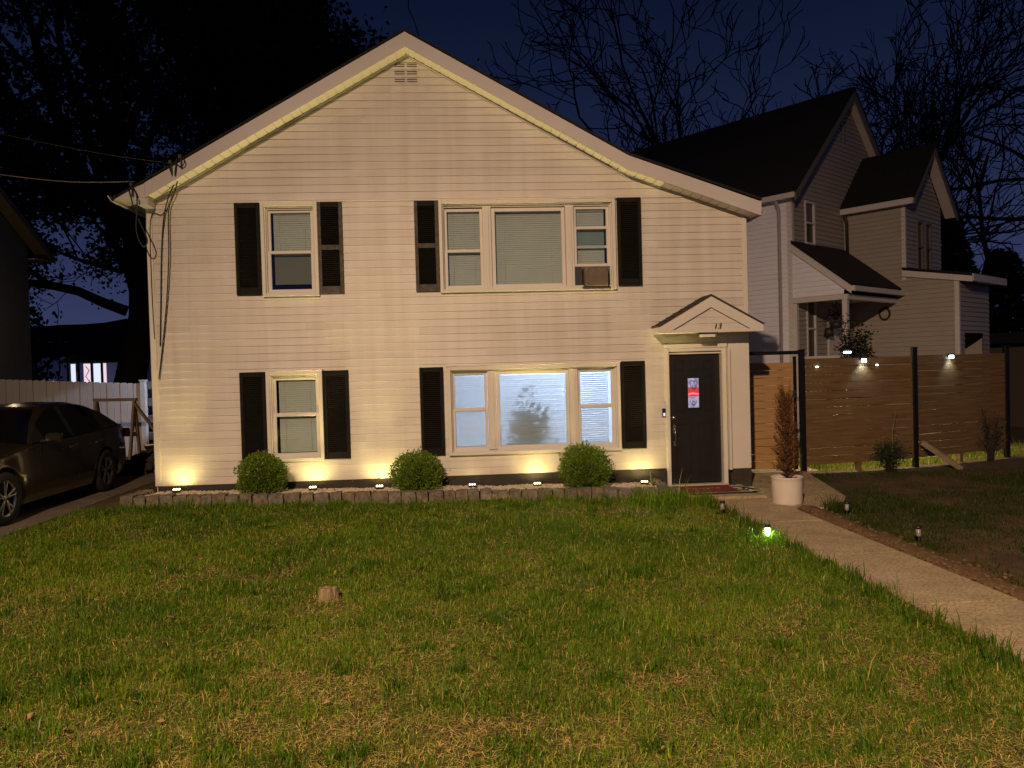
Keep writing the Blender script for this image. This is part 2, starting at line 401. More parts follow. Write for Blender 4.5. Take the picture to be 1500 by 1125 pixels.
n = 900; px = 4.35+np.abs(nrg.normal(0, .16, n)); py = nrg.uniform(-10, -2.05, n); px += .10*(-py-1.15)/13
V, F = None, None
ico = np.array([(0,0,1),(.894,0,.447),(.276,.851,.447),(-.724,.526,.447),(-.724,-.526,.447),(.276,-.851,.447),(.724,.526,-.447),(-.276,.851,-.447),(-.894,0,-.447),(-.276,-.851,-.447),(.724,-.526,-.447),(0,0,-1)])
icf = np.array([(0,1,2),(0,2,3),(0,3,4),(0,4,5),(0,5,1),(1,6,2),(2,7,3),(3,8,4),(4,9,5),(5,10,1),(6,7,2),(7,8,3),(8,9,4),(9,10,5),(10,6,1),(11,7,6),(11,8,7),(11,9,8),(11,10,9),(11,6,10)])
def lumps(P, sz, rng, flat=.65):
    n = len(P); s = sz[:, None, None]*np.stack([rng.uniform(.7, 1.3, n), rng.uniform(.7, 1.3, n), rng.uniform(.5, 1., n)*flat+.2], 1)[:, None, :]
    V = ico[None]*s*(1+rng.normal(0, .10, (n, 12, 1)))
    a = rng.uniform(0, 2*np.pi, n); ca, sa = np.cos(a)[:, None], np.sin(a)[:, None]
    V = np.stack([V[..., 0]*ca-V[..., 1]*sa, V[..., 0]*sa+V[..., 1]*ca, V[..., 2]], -1)+P[:, None, :]
    F = (icf[None]+np.arange(n)[:, None, None]*12).reshape(-1, 3)
    return V.reshape(-1, 3), F
V, F = lumps(np.stack([px, py, -.325+nrg.uniform(-.01, .02, n)-(px-4.35)*.05], 1), nrg.uniform(.010, .032, n), nrg)
stuff(np_mesh('soil_clods', V, [F], mat('clod_soil', (.085, .048, .021), 1., scale=14, col2=(.18, .115, .055)), None, None, False), 'crumbled brown clods along the right edge of the walkway', 'soil')

# ------------------------------------------------------------------ the house
HX0, HX1 = -4.605, 4.49; RX, KX = -.70, 2.6
def roof_z(x):                      # outer line of the roof at the rake
    return float(np.interp(x, [-4.95, RX, KX, 4.6], [4.24, 6.64, 4.80, 4.10]))
house = thing('house', 'two storey white sided house with black shutters, gabled front and 13 over its door', 'house', (0, 4, 0))
LAP = .1145
def siding(mb, x0, x1, z0, z1, openings=(), clip=None, frame=None, lap=LAP, dep=.0135, seg=.55, wob=.0016, y=0., tones=1):
    """lapped boards; openings are (x0, x1, z0, z1); clip(x)->top z; frame maps (s, z, n) to world"""
    fr = frame or (lambda s, z, n: (s, y-n, z))
    n = int(math.ceil((z1-z0)/lap)); r = random.Random(3); r2_ = random.Random(5); tn = 0
    for i in range(n):
        a, b = z0+i*lap, min(z0+(i+1)*lap, z1)
        cuts = sorted({a, b}|{q for o in openings for q in (o[2], o[3]) if a < q < b})
        for za, zb in zip(cuts[:-1], cuts[1:]):
            if zb-za < 1e-4: continue
            xa, xb = x0, x1
            zm = (za+zb)/2
            ops = sorted((o[0], o[1]) for o in openings if o[2] < zm < o[3])
            spans = []; cur = xa
            for p, q in ops:
                if p > cur: spans.append((cur, p))
                cur = max(cur, q)
            if cur < xb: spans.append((cur, xb))
            for p, q in spans:
                if clip:
                    # shrink to where clip(x) > z, at the lower and the upper edge
                    g = np.linspace(p, q, 400); c = np.array([clip(t) for t in g])
                    ia = np.where(c > za)[0]; ib = np.where(c > zb)[0]
                    if len(ia) == 0: continue
                    pa, qa = g[ia[0]], g[ia[-1]]
                    if len(ib) == 0: pb = qb = g[int(np.argmax(c))]
                    else: pb, qb = g[ib[0]], g[ib[-1]]
                else: pa, qa, pb, qb = p, q, p, q
                k = max(1, int((q-p)/seg)); w = [r.uniform(-wob, wob) for _ in range(k+1)]
                na = dep*(1-(za-a)/lap); nb = dep*(1-(zb-a)/lap)
                lo = [fr(pa+(qa-pa)*j/k, za, na+w[j]) for j in range(k+1)]; hi = [fr(pb+(qb-pb)*j/k, zb, nb+w[j]*.3) for j in range(k+1)]
                for j in range(k):
                    if r2_.random() < .2: tn = r2_.randrange(tones)
                    mb.quad(lo[j], lo[j+1], hi[j+1], hi[j], tn)
                if za == a:
                    bk = [fr(pa+(qa-pa)*j/k, za, 0.) for j in range(k+1)]
                    for j in range(k): mb.quad(bk[j], bk[j+1], lo[j+1], lo[j])

# window openings: x0, x1, z0, z1
OP = {'a': (-2.90, -2.12, 2.82, 4.17), 'b': (-.25, 2.39, 2.82, 4.17), 'c': (-2.90, -2.12, .34, 1.645), 'd': (-.20, 2.40, .34, 1.645)}
DOOR = (3.16, 4.17, -.4, 1.92); PANEL = (4.165, 4.49, -.4, 2.083)
mb = MB(); clip = lambda x: roof_z(x)-.17
siding(mb, HX0, HX1, 0., 6.5, list(OP.values())+[DOOR, PANEL], clip, wob=.0015, tones=4)
# side and rear walls
for X in (HX0, HX1): mb.box(X+(.0 if X < 0 else -.012), X+(.012 if X < 0 else 0), .012, 8, -.3, 4.05 if X > 0 else 4.3)
mb.box(HX0, HX1, 8, 8.02, -.4, 4.1)
mb.box(HX0+.013, HX1-.013, .004, 7.99, 2.30, 2.42); mb.box(HX0+.013, 3.98, .18, 7.99, 4.22, 4.26); mb.box(3.95, HX1-.013, .18, 7.99, 3.96, 4.0)
mb.build('wall', [M['siding'], M['siding2'], M['siding3'], M['siding']], house)
# storey trim strip, corner boards
mb = MB()
mb.bbox(HX0+.07, 4.40, -.026, -.0145, 4.205, 4.232, .004)
mb.build('trim_strip', M['trim'], house)
for x0, x1 in ((HX0-.012, HX0+.075), (HX1-.06, HX1+.012)):
    mb = MB(); mb.bbox(x0, x1, -.030, .06, 0. if x0 < 0 else 2.085, 4.28 if x0 < 0 else 4.02, .006); mb.build('corner_board', M['trim'], house)
mb = MB()
mb.box(HX0+.02, 3.16, .004, .06, -.5, -.004); mb.bbox(2.995, 3.155, -.035, .003, -.5, -.035, .01); mb.bbox(4.165, 4.50, -.028, .06, -.5, -.047, .006)
mb.build('foundation', M['found'], house)
# roof slabs
mb = MB(); YF, YB = -.335, 8.3
pl = [(-4.97, 4.232), (RX, 6.665), (KX, 4.822), (4.63, 4.115)]
for (xa, za), (xb, zb) in zip(pl[:-1], pl[1:]):
    mb.prism([(xa, za-.035), (xb, zb-.035), (xb, zb), (xa, za)], YF, YB)
mb.build('roof', M['shingle'], house)
# rake boards (fascia) and soffit under the overhang
mb = MB()
def band(pts, dz0, dz1, y0, y1):
    for (xa, za), (xb, zb) in zip(pts[:-1], pts[1:]):
        mb.prism([(xa, za+dz0), (xb, zb+dz0), (xb, zb+dz1), (xa, za+dz1)], y0, y1)
rp_ = [(-4.50, roof_z(-4.50)-.045), (RX, 6.62), (KX, 4.775), (4.60, 4.068)]
band(rp_, -.20, .0, -.325, -.300)
band(rp_, -.215, -.19, -.332, -.326)
mb.prism([(4.60, 3.852), (4.625, 3.86), (4.625, 4.07), (4.60, 4.068)], -.325, -.30)
mb.build('fascia', M['fascia'], house)
mb = MB(); sp_ = [(-4.60, roof_z(-4.6)-.235), (RX, 6.41), (KX, 4.565), (4.60, 3.86)]
for (xa, za), (xb, zb) in zip(sp_[:-1], sp_[1:]):
    L_ = math.hypot(xb-xa, zb-za); n = int(L_/.145)
    for i in range(n):
        t0, t1 = i/n, (i+1)/n-.012/L_*1.4
        a = (xa+(xb-xa)*t0, za+(zb-za)*t0); b = (xa+(xb-xa)*t1, za+(zb-za)*t1)
        mb.prism([a, b, (b[0], b[1]+.012), (a[0], a[1]+.012)], -.299, -.028)
    mb.prism([(xa, za+.0125), (xb, zb+.0125), (xb, zb+.02), (xa, za+.02)], -.299, -.001)
    mb.prism([(xa, za-.03), (xb, zb-.03), (xb, zb-.004), (xa, za-.004)], -.027, -.0145, 1)
mb.build('soffit', [M['soffit'], M['trim']], house)
# eave return and gutter at the left, gutter at the right
mb = MB()
mb.prism([(-4.93, 4.215), (-4.60, 4.225), (-4.505, 4.24), (-4.505, 4.44), (-4.60, 4.40), (-4.93, 4.245)], -.318, 8, 0)
mb.bbox(-4.62, -4.47, -.298, -.03, 4.13, 4.29, .008)
mb.prism([(-5.04, 4.27), (-4.985, 4.185), (-4.935, 4.185), (-4.935, 4.27), (-4.945, 4.27), (-4.945, 4.195), (-4.98, 4.195), (-5.025, 4.275)], -.30, 8, 0)
mb.build('eave', M['fascia'], house)
mb = MB(); mb.prism([(4.628, 3.96), (4.628, 3.87), (4.675, 3.87), (4.72, 3.95), (4.71, 3.955), (4.67, 3.88), (4.638, 3.88), (4.638, 3.96)], -.25, 8); mb.build('gutter', M['fascia'], house)
# gable vent of short louvres
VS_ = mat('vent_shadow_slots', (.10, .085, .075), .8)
for c in (-.885, -.70):
    mb = MB()
    for z in (6.0, 6.035, 6.115, 6.15, 6.228, 6.262):
        mb.prism([(c, z), (c+.15, z), (c+.15, z+.010), (c, z+.010)], -.0175, -.0125)
    mb.build('gable_vent', VS_, house)

# ---- shutters
def shutter(name, x0, x1, z0, z1, mid=None, faded=False, label=None, lean=0.):
    mb = MB(); st = .052; zt, zb_ = .075, .11
    mb.bbox(x0, x0+st, -.052, -.016, z0, z1, .004, 1 if faded else 0); mb.bbox(x1-st, x1, -.052, -.016, z0, z1, .004, 1 if faded else 0)
    mb.bbox(x0+st, x1-st, -.050, -.017, z1-zt, z1, .004); mb.bbox(x0+st, x1-st, -.050, -.017, z0, z0+zb_, .004, 1 if faded else 0)
    if mid: mb.bbox(x0+st, x1-st, -.050, -.017, mid-.035, mid+.035, .004, 1 if faded else 0)
    mb.box(x0+st, x1-st, -.018, -.0155, z0+zb_, z1-zt)
    z = z0+zb_+.004
    while z < z1-zt-.02:
        if not (mid and mid-.06 < z < mid+.035):
            mb.add([(x0+st, -.046, z), (x1-st, -.046, z), (x1-st, -.020, z+.026), (x0+st, -.020, z+.026), (x0+st, -.044, z-.004), (x1-st, -.044, z-.004)],
                   [(0,1,2,3), (4,5,1,0)])
        z += .0305
    o = mb.build('shutter', [M['black'], M['fadedblack']], house)
    if label: o['label'] = label
    return o
shutter('', -3.325, -2.955, 2.825, 4.20); shutter('', -2.105, -1.735, 2.825, 4.20, 3.52, True, 'faded shutter with worn grey rails')
shutter('', -.655, -.292, 2.825, 4.195, 3.52, True, 'faded shutter with worn grey rails'); shutter('', 2.455, 2.83, 2.85, 4.21)
shutter('', -3.33, -2.95, .325, 1.67); shutter('', -2.095, -1.715, .325, 1.665)
shutter('', -.645, -.285, .325, 1.672); shutter('', 2.455, 2.835, .33, 1.685)

# ---- windows
def blind(parent, x0, x1, z0, z1, y, m, pitch=.033, tilt=62, name='blind', gaps=None, jit=0.):
    mb = MB(); z = z0+.02; r = random.Random(int((x0+z0)*100))
    mb.bbox(x0, x1, y-.02, y+.02, z1-.03, z1, .004)
    mb.bbox(x0, x1, y-.012, y+.012, z0, z0+.016, .004)
    h = .0365/2
    while z < z1-.035:
        t = R(tilt+r.uniform(-jit, jit))
        if gaps:
            for ga, gb, gt, gx in gaps:
                if ga < z < gb: t = R(gt+r.uniform(-6, 6))
        dy, dz = h*math.cos(t), h*math.sin(t)
        # slat bowed across its width; high edge away from the room
        n = 6; sag = [r.uniform(-.0008, .0008)*(1+2*(jit > 3)) for _ in range(n+1)]
        for i in range(n):
            xa, xb = x0+(x1-x0)*i/n, x0+(x1-x0)*(i+1)/n
            mb.add([(xa, y+dy, z+dz+sag[i]), (xb, y+dy, z+dz+sag[i+1]), (xb, y-.002, z+.0015+sag[i+1]), (xa, y-.002, z+.0015+sag[i]), (xb, y-dy, z-dz+sag[i+1]), (xa, y-dy, z-dz+sag[i])],
                   [(0,1,2,3), (3,2,4,5)], 0, True)
        z += pitch
    for fx in (.16, .84):
        xx = x0+(x1-x0)*fx; mb.tube([(xx, y-.016, z0), (xx, y-.016, z1)], .0012, 4)
    return mb.build(name, m, parent)
def pane(parent, x0, x1, z0, z1, y, m=None):
    mb = MB(); mb.box(x0, x1, y, y+.004, z0, z1); return mb.build('pane', m or M['glass'], parent)
def casing(op, x0, x1, z0, z1):
    """outer brick mould, stepped, lining the opening"""
    mb = MB()
    mb.frame(x0, x1, z0, z1, (.050, .050, .045, .055), -.088, -.0165)
    a, b, c, d = op
    mb.frame(x0+.022, x1-.022, z0+.02, z1-.02, (.045, .045, .04, .05), -.036, .012)
    mb.frame(x0+.030, x1-.030, z0+.028, z1-.035, (.052, .052, .05, .06), .0121, .10)
    mb.bbox(x0-.012, x1+.012, -.100, -.0165, z1+.001, z1+.020, .004)
    return mb.build('window', M['trim'], house)
def sash(parent, x0, x1, z0, z1, y, w=.042):
    mb = MB(); mb.frame(x0, x1, z0, z1, w, y, y+.032)
    mb.frame(x0+w*.8, x1-w*.8, z0+w*.8, z1-w*.8, .012, y+.006, y+.026)
    return mb.build('sash', M['trim'], parent)
def double_hung(parent, x0, x1, z0, z1, zm, y=.02):
    up_ = sash(parent, x0, x1, zm-.018, z1, y+.030); pane(up_, x0+.036, x1-.036, zm+.01, z1-.036, y+.046)
    lo = sash(parent, x0, x1, z0, zm+.018, y-.006); pane(lo, x0+.036, x1-.036, z0+.036, zm-.012, y+.010)
    mb = MB(); c = (x0+x1)/2; mb.bbox(c-.02, c+.02, y-.004, y+.02, zm+.0185, zm+.032, .004); mb.build('sash_lock', M['trim'], parent)

# upper left window
w = casing(OP['a'], -2.935, -2.10, 2.795, 4.195)
double_hung(w, -2.86, -2.18, 2.86, 4.105, 3.465)
blind(w, -2.79, -2.225, 3.42, 4.07, .125, M['blind'], tilt=72)
mb = MB(); mb.box(-2.79, -2.225, .13, .133, 2.99, 3.46); mb.build('roller_shade', M['shade'], w)
# lower left window
w = casing(OP['c'], -2.935, -2.10, .315, 1.67)
double_hung(w, -2.86, -2.18, .385, 1.58, 1.01)
blind(w, -2.79, -2.225, .43, 1.55, .125, M['blind'], tilt=70)

# upper triple window
w = casing(OP['b'], -.285, 2.42, 2.80, 4.195)
mb = MB()
for c in (.445, 1.72): mb = MB(); mb.bbox(c-.065, c+.065, -.012, .10, 2.86, 4.115, .005); mb.bbox(c-.028, c+.028, -.026, -.0125, 2.86, 4.115, .005); mb.build('mullion', M['trim'], w)
double_hung(w, -.207, .38, 2.865, 4.085, 3.44)
blind(w, -.15, .335, 2.90, 4.06, .125, M['blind'], tilt=70)
s_ = sash(w, .515, 1.65, 2.865, 4.085, .02, .055); pane(s_, .565, 1.60, 2.915, 4.035, .036)
blind(w, .55, 1.615, 2.90, 4.06, .125, M['blind'], tilt=70)
up_ = sash(w, 1.785, 2.343, 3.45, 4.10, .05); pane(up_, 1.826, 2.28, 3.486, 4.05, .066)
lo = sash(w, 1.785, 2.343, 3.165, 3.785, .014); pane(lo, 1.826, 2.28, 3.20, 3.75, .030)
blind(w, 1.83, 2.275, 3.19, 4.06, .125, M['blind'], tilt=70)
mb = MB(); mb.box(1.79, 1.90, .02, .045, 2.865, 3.164); mb.build('side_panel', M['plastic'], w)
# air conditioner in the raised sash
ac = thing('air_conditioner', 'boxy brown window air conditioner jutting from the raised sash of the upstairs window', 'air conditioner', (2.09, -.1, 2.83))
mb = MB(); mb.bbox(1.915, 2.275, -.17, .30, 2.845, 3.135, .012)
for sx, sz in ((1.94, 3.11), (2.13, 3.11), (2.22, 3.11), (1.94, 2.87), (2.25, 2.87), (2.04, 3.07)): mb.lathe([(.0, -.174), (.007, -.174), (.007, -.169)], (sx, 0, sz), 8, 1, 'y')
mb.build('case', [mat('ac_case', (.11, .085, .058), .6, var=.4, scale=9), M['chrome']], ac)
mb = MB()
for i in range(17): z = 2.875+i*.0145; mb.box(1.985, 2.24, -.1735, -.1705, z, z+.006)
mb.build('grille', mat('ac_grille', (.16, .13, .09), .6), ac)
mb = MB(); mb.box(1.88, 2.31, -.15, .02, 2.828, 2.842); mb.build('drip_tray', M['plastic'], ac)

# lower triple window, the lit room behind it
w = casing(OP['d'], -.225, 2.435, .315, 1.67)
mb = MB()
for c in (.455, 1.72): mb = MB(); mb.bbox(c-.065, c+.065, -.012, .10, .385, 1.595, .005); mb.bbox(c-.028, c+.028, -.026, -.0125, .385, 1.595, .005); mb.build('mullion', M['trim'], w)
double_hung(w, -.16, .385, .385, 1.585, 1.005)
blind(w, -.12, .345, .42, 1.56, .125, M['slat_tr'], tilt=64, jit=2.5)
s_ = sash(w, .525, 1.65, .385, 1.585, .02, .05); pane(s_, .57, 1.605, .43, 1.54, .036)
blind(w, .55, 1.625, .42, 1.56, .125, M['slat_tr'], tilt=60, jit=6)
double_hung(w, 1.785, 2.358, .385, 1.585, 1.005)
blind(w, 1.83, 2.28, .42, 1.56, .125, M['slat_tr'], tilt=40, jit=7)
# room
mb = MB(); X0, X1, Y0, Y1, Z0, Z1 = -1.6, 3.1, .15, 3.6, -.2, 2.28
mb.quad((X0,Y1,Z0),(X1,Y1,Z0),(X1,Y1,Z1),(X0,Y1,Z1)); mb.quad((X0,Y0,Z0),(X0,Y1,Z0),(X0,Y1,Z1),(X0,Y0,Z1)); mb.quad((X1,Y0,Z0),(X1,Y1,Z0),(X1,Y1,Z1),(X1,Y0,Z1))
mb.quad((X0,Y0,Z1),(X1,Y0,Z1),(X1,Y1,Z1),(X0,Y1,Z1)); mb.quad((X0,Y0,Z0),(X1,Y0,Z0),(X1,Y1,Z0),(X0,Y1,Z0), 1)
a, b, c, d = OP['d']
mb.quad((X0,Y0,Z0),(a,Y0,Z0),(a,Y0,Z1),(X0,Y0,Z1)); mb.quad((b,Y0,Z0),(X1,Y0,Z0),(X1,Y0,Z1),(b,Y0,Z1)); mb.quad((a,Y0,Z0),(b,Y0,Z0),(b,Y0,c),(a,Y0,c)); mb.quad((a,Y0,d),(b,Y0,d),(b,Y0,Z1),(a,Y0,Z1))
mb.build('interior_room', [M['intwall'], M['floorint']], house)
lamp('room_ceiling_light', 'POINT', (1.75, 1.9, 1.95), 310, (.62, .73, 1.), .045)

# ---- leaf helper
def leaf_quads(P, D, size, rng, aspect=.5, jitter=.6):
    """P (n,3) centres, D (n,3) preferred directions -> vertices and quads (pointed diamond leaves)"""
    n = len(P); D = D+rng.normal(0, jitter, (n, 3)); D /= np.linalg.norm(D, axis=1)[:, None]+1e-9
    A = np.cross(D, rng.normal(0, 1, (n, 3))); A /= np.linalg.norm(A, axis=1)[:, None]+1e-9
    s = (size*rng.uniform(.7, 1.3, n))[:, None]
    V = np.stack([P-D*s*.5, P+A*s*aspect*.5, P+D*s*.5, P-A*s*aspect*.5], 1).reshape(-1, 3)
    F = np.arange(n*4).reshape(n, 4)
    return V, F
def colvar(n, base, rng, amt=.3, k=4, hue=.15):
    c = np.array(base)[None]*(1+rng.uniform(-amt, amt, (n, 1)))*(1+rng.uniform(-hue, hue, (n, 3))); return np.repeat(np.clip(c, 0, 1), k, 0)

# indoor plant behind the blinds
ip = thing('indoor_plant', 'leafy house plant showing as a silhouette behind the lit blinds', 'plant', (1.1, .36, -.19))
rg = np.random.default_rng(4)
mb = MB(); mb.lathe([(.0, -.19), (.15, -.19), (.19, .12), (.17, .12), (.16, .08), (0, .08)], (1.1, .36, 0), 20); mb.build('pot', M['pot'], ip)
mb = MB(); P, D = [], []
for i in range(44):
    a = rg.uniform(0, 2*math.pi); hgt = rg.uniform(.42, 1.0)**1.1*(1 if i > 4 else 1.32); sp = rg.uniform(.05, .42)*(1.45-hgt*1.05)
    top = Vector((1.06+math.cos(a)*sp*1.3, .27+math.sin(a)*sp*.22, .12+hgt)); base = Vector((1.1, .36, .08))
    mid = (base+top)/2+Vector((0, 0, .1)); mb.tube([base, mid, top], [.006, .005, .003], 5)
    for k in range(10):
        t = .35+.65*k/9; q = base.lerp(mid, t*2) if t < .5 else mid.lerp(top, t*2-1)
        P.append((q.x+rg.normal(0, .03), q.y+rg.normal(0, .025), q.z+rg.normal(0, .03))); D.append((rg.normal(0, 1), rg.normal(0, .4), rg.normal(.3, .6)))
mb.build('stem', mat('plant_stem', (.05, .08, .02), .6), ip)
V, F = leaf_quads(np.array(P), np.array(D), .115, rg, .6, .2)
np_mesh('foliage', V, [F], M['leaf'], ip, colvar(len(P), (.05, .09, .02), rg))

# ---- front door
door = MB()
door.bbox(3.225, 4.055, .075, .115, -.255, 1.805, .006)
dr = door.build('door', M['doorpaint'], house)
mb = MB()
def panel(x0, x1, z0, z1):
    mb.frame(x0, x1, z0, z1, .016, .069, .0745); mb.bbox(x0+.035, x1-.035, .068, .0745, z0+.035, z1-.035, .012)
for x0, x1 in ((3.33, 3.49), (3.565, 3.715), (3.79, 3.95)): panel(x0, x1, 1.50, 1.68)
panel(3.33, 3.49, .86, 1.43); panel(3.79, 3.95, .86, 1.43)
for x0, x1 in ((3.33, 3.60), (3.68, 3.95)): panel(x0, x1, -.12, .70)
mb.build('panel', M['doorpaint'], dr)
mb = MB(); mb.frame(3.515, 3.735, .905, 1.415, .024, .060, .0745); mb.build('lite_frame', M['doorpaint'], dr)
mb = MB(); mb.box(3.539, 3.711, .068, .074, .929, 1.391)
lit = emit_mat('lit_door_glass', (.50, .50, .86), .55); n_ = lit.node_tree.nodes; l_ = lit.node_tree.links
t1 = n_.new('ShaderNodeTexNoise'); t1.inputs['Scale'].default_value = 14; r1 = n_.new('ShaderNodeValToRGB'); t0 = n_.new('ShaderNodeTexCoord')
r1.color_ramp.elements[0].color = (.30, .30, .62, 1); r1.color_ramp.elements[1].color = (.78, .70, .95, 1); r1.color_ramp.elements[0].position = .35; r1.color_ramp.elements[1].position = .65
l_.new(t0.outputs['Object'], t1.inputs['Vector']); l_.new(t1.outputs['Fac'], r1.inputs['Fac']); l_.new(r1.outputs['Color'], n_['Principled BSDF'].inputs['Emission Color'])
mb.build('door_glass', lit, dr)
mb = MB()
def loop(cx, cz, rx, rz, a0, a1, tilt=0):
    pts = []
    for i in range(17):
        t = a0+(a1-a0)*i/16; xx, zz = rx*math.cos(t), rz*math.sin(t)
        pts.append((cx+xx*math.cos(tilt)-zz*math.sin(tilt), .0665, cz+xx*math.sin(tilt)+zz*math.cos(tilt)))
    mb.tube(pts, .0038, 5)
loop(3.615, 1.29, .035, .075, 0, 2*math.pi, .3); loop(3.65, 1.28, .03, .07, 0, 2*math.pi, -.3); loop(3.625, 1.37, .03, .03, 3.3, 6.1)
mb.build('leaded_came', M['greymetal'], dr); mb = MB()
loop(3.61, 1.05, .04, .08, 3.0, 6.0, .2); loop(3.645, 1.04, .035, .075, 3.2, 6.4, -.2); loop(3.625, .99, .02, .035, 0, 2*math.pi)
mb.build('leaded_came', M['greymetal'], dr)
mb = MB(); mb.tube([(3.545, .060, 1.135), (3.58, .060, 1.150), (3.63, .060, 1.152), (3.67, .060, 1.142), (3.708, .060, 1.146)], [.008, .013, .013, .010, .006], 8)
mb.build('red_light_bar', emit_mat('red_led', (1., .05, .06), 5), dr)
mb = MB(); mb.box(3.541, 3.709, .0672, .0677, 1.105, 1.25); mb.build('red_glow_band', emit_mat('red_glow_glass', (.9, .025, .06), .55), dr)  # the red bar's glow on the pane, drawn as an emissive strip
mb = MB(); mb.lathe([(0, .060), (.026, .060), (.030, .0745)], (3.305, 0, .775), 16, 0, 'y'); mb.build('deadbolt', M['chrome'], dr)
mb = MB(); mb.bbox(3.285, 3.335, .058, .0745, .53, .66, .006); mb.tube([(3.31, .058, .60), (3.31, .02, .585), (3.31, .015, .54), (3.31, .015, .42), (3.31, .030, .385), (3.31, .06, .375)], .009, 8); mb.bbox(3.287, 3.333, .060, .0745, .33, .40, .006)
mb.build('handle', M['chrome'], dr)
mb = MB()
mb.bbox(3.155, 3.223, -.035, .12, -.30, 1.86, .006); mb.bbox(4.057, 4.125, -.035, .12, -.285, 1.86, .006)
mb.bbox(3.2235, 4.0565, -.033, .12, 1.812, 1.90, .006); mb.bbox(3.135, 4.145, -.050, -.001, 1.862, 1.925, .008)
mb.bbox(3.2235, 4.0565, .02, .0745, 1.77, 1.811, .006); mb.bbox(3.165, 3.215, -.048, -.0355, -.05, 1.86, .004); mb.bbox(4.065, 4.12, -.048, -.0355, -.28, 1.86, .004)
mb.build('door_frame', M['trim'], house)
mb = MB(); mb.bbox(3.175, 4.125, -.06, .0745, -.298, -.262, .006); mb.build('threshold', mat('threshold_metal', (.55, .52, .47), .4, .3), house)
# smooth panel to the right of the door
mb = MB(); mb.bbox(4.126, 4.165, -.12, .05, -.05, 1.86, .005); mb.bbox(4.167, 4.502, -.022, .05, -.045, 2.083, .006); mb.build('smooth_panel', M['trim'], house)
mb = MB(); mb.bbox(3.095, 3.150, -.040, -.016, .80, .935, .008); mb.build('doorbell', M['plastic'], house)
db = house.children[-1]
mb = MB(); mb.bbox(3.108, 3.140, -.043, -.0405, .815, .865, .004); mb.build('button', emit_mat('bell_glow', (.8, .9, 1.), .9), [o for o in house.children if o.name.startswith('doorbell')][0])

# ---- door canopy
can = MB(); CX_, CYF = 3.765, -.46
EL, ER, EZL, AZ = 2.965, 4.565, 2.192, 2.640
for x in (EL, ER):
    sx = 1 if x > CX_ else -1
    can.prism([(x, EZL-.006), (CX_, AZ-.006), (CX_, AZ+.018), (x+sx*.02, EZL+.004)], CYF-.025, -.014)
canopy = can.build('canopy', M['brownshingle'], house)
mb = MB()
for i in range(7):
    t = i/7; xa, za = EL+(CX_-EL)*t, EZL+(AZ-EZL)*t; mb.box(xa-.004, xa+.012, CYF-.02, -.02, za+.012, za+.026)
mb.build('shingle_course', M['shingle'], canopy)
mb = MB(); w_ = .15
sl = (AZ-EZL)/(CX_-EL)
for sx in (-1, 1):
    x = EL if sx < 0 else ER
    mb.prism([(x, EZL-.012), (CX_, AZ-.012), (CX_, AZ-.012-.165), (x-sx*.16, EZL-.012-.165+.16*sl), (x-sx*.16, 2.095), (x, 2.095)], CYF, CYF+.022)
mb.box(EL+.005, ER-.005, CYF+.004, CYF+.022, 2.085, 2.128)
mb.build('fascia_board', M['trim'], canopy)
mb = MB(); siding(mb, EL+.15, ER-.15, 2.125, 2.50, (), lambda x: AZ-.15-abs(x-CX_)*sl, None, .095, .010, .8, 0, CYF+.050); mb.build('gable_siding', M['siding'], canopy)
mb = MB(); mb.box(EL+.01, ER-.01, CYF+.023, -.016, 2.090, 2.105)
for x in (EL, ER): mb.box(min(x, x+(.012 if x < 4 else -.012)), max(x, x+(.012 if x < 4 else -.012)), CYF+.023, -.016, 2.106, 2.18)
mb.build('canopy_soffit', M['soffit'], canopy)
def text_mesh(name, s, size, loc, m, parent, shear=0., depth=.004, rot=(math.pi/2, 0, 0)):
    cu = bpy.data.curves.new(name, 'FONT'); cu.body = s; cu.size = size; cu.extrude = depth; cu.shear = shear; cu.align_x = 'CENTER'; cu.offset = -.0005
    t = bpy.data.objects.new(name, cu); COL.objects.link(t); bpy.context.view_layer.update()
    me = bpy.data.meshes.new_from_object(t.evaluated_get(bpy.context.evaluated_depsgraph_get())); bpy.data.objects.remove(t)
    me.materials.clear(); me.materials.append(m)
    o = bpy.data.objects.new(name, me); COL.objects.link(o); o.parent = parent
    o0 = Vector((0,0,0)); p = parent
    while p is not None: o0 += p.location; p = p.parent
    o.location = Vector(loc)-o0; o.rotation_euler = rot
    return o
text_mesh('house_number', '13', .125, (3.85, CYF-.006, 2.137), M['plastic'], canopy, .25)
mb = MB(); mb.bbox(3.585, 3.875, CYF+.03, CYF+.16, 2.066, 2.0895, .004, 1); mb.bbox(3.615, 3.845, CYF+.05, CYF+.14, 2.018, 2.065, .01); mb.build('porch_light', [mat('lamp_lens', (.7, .68, .6), .4), M['plastic']], canopy)

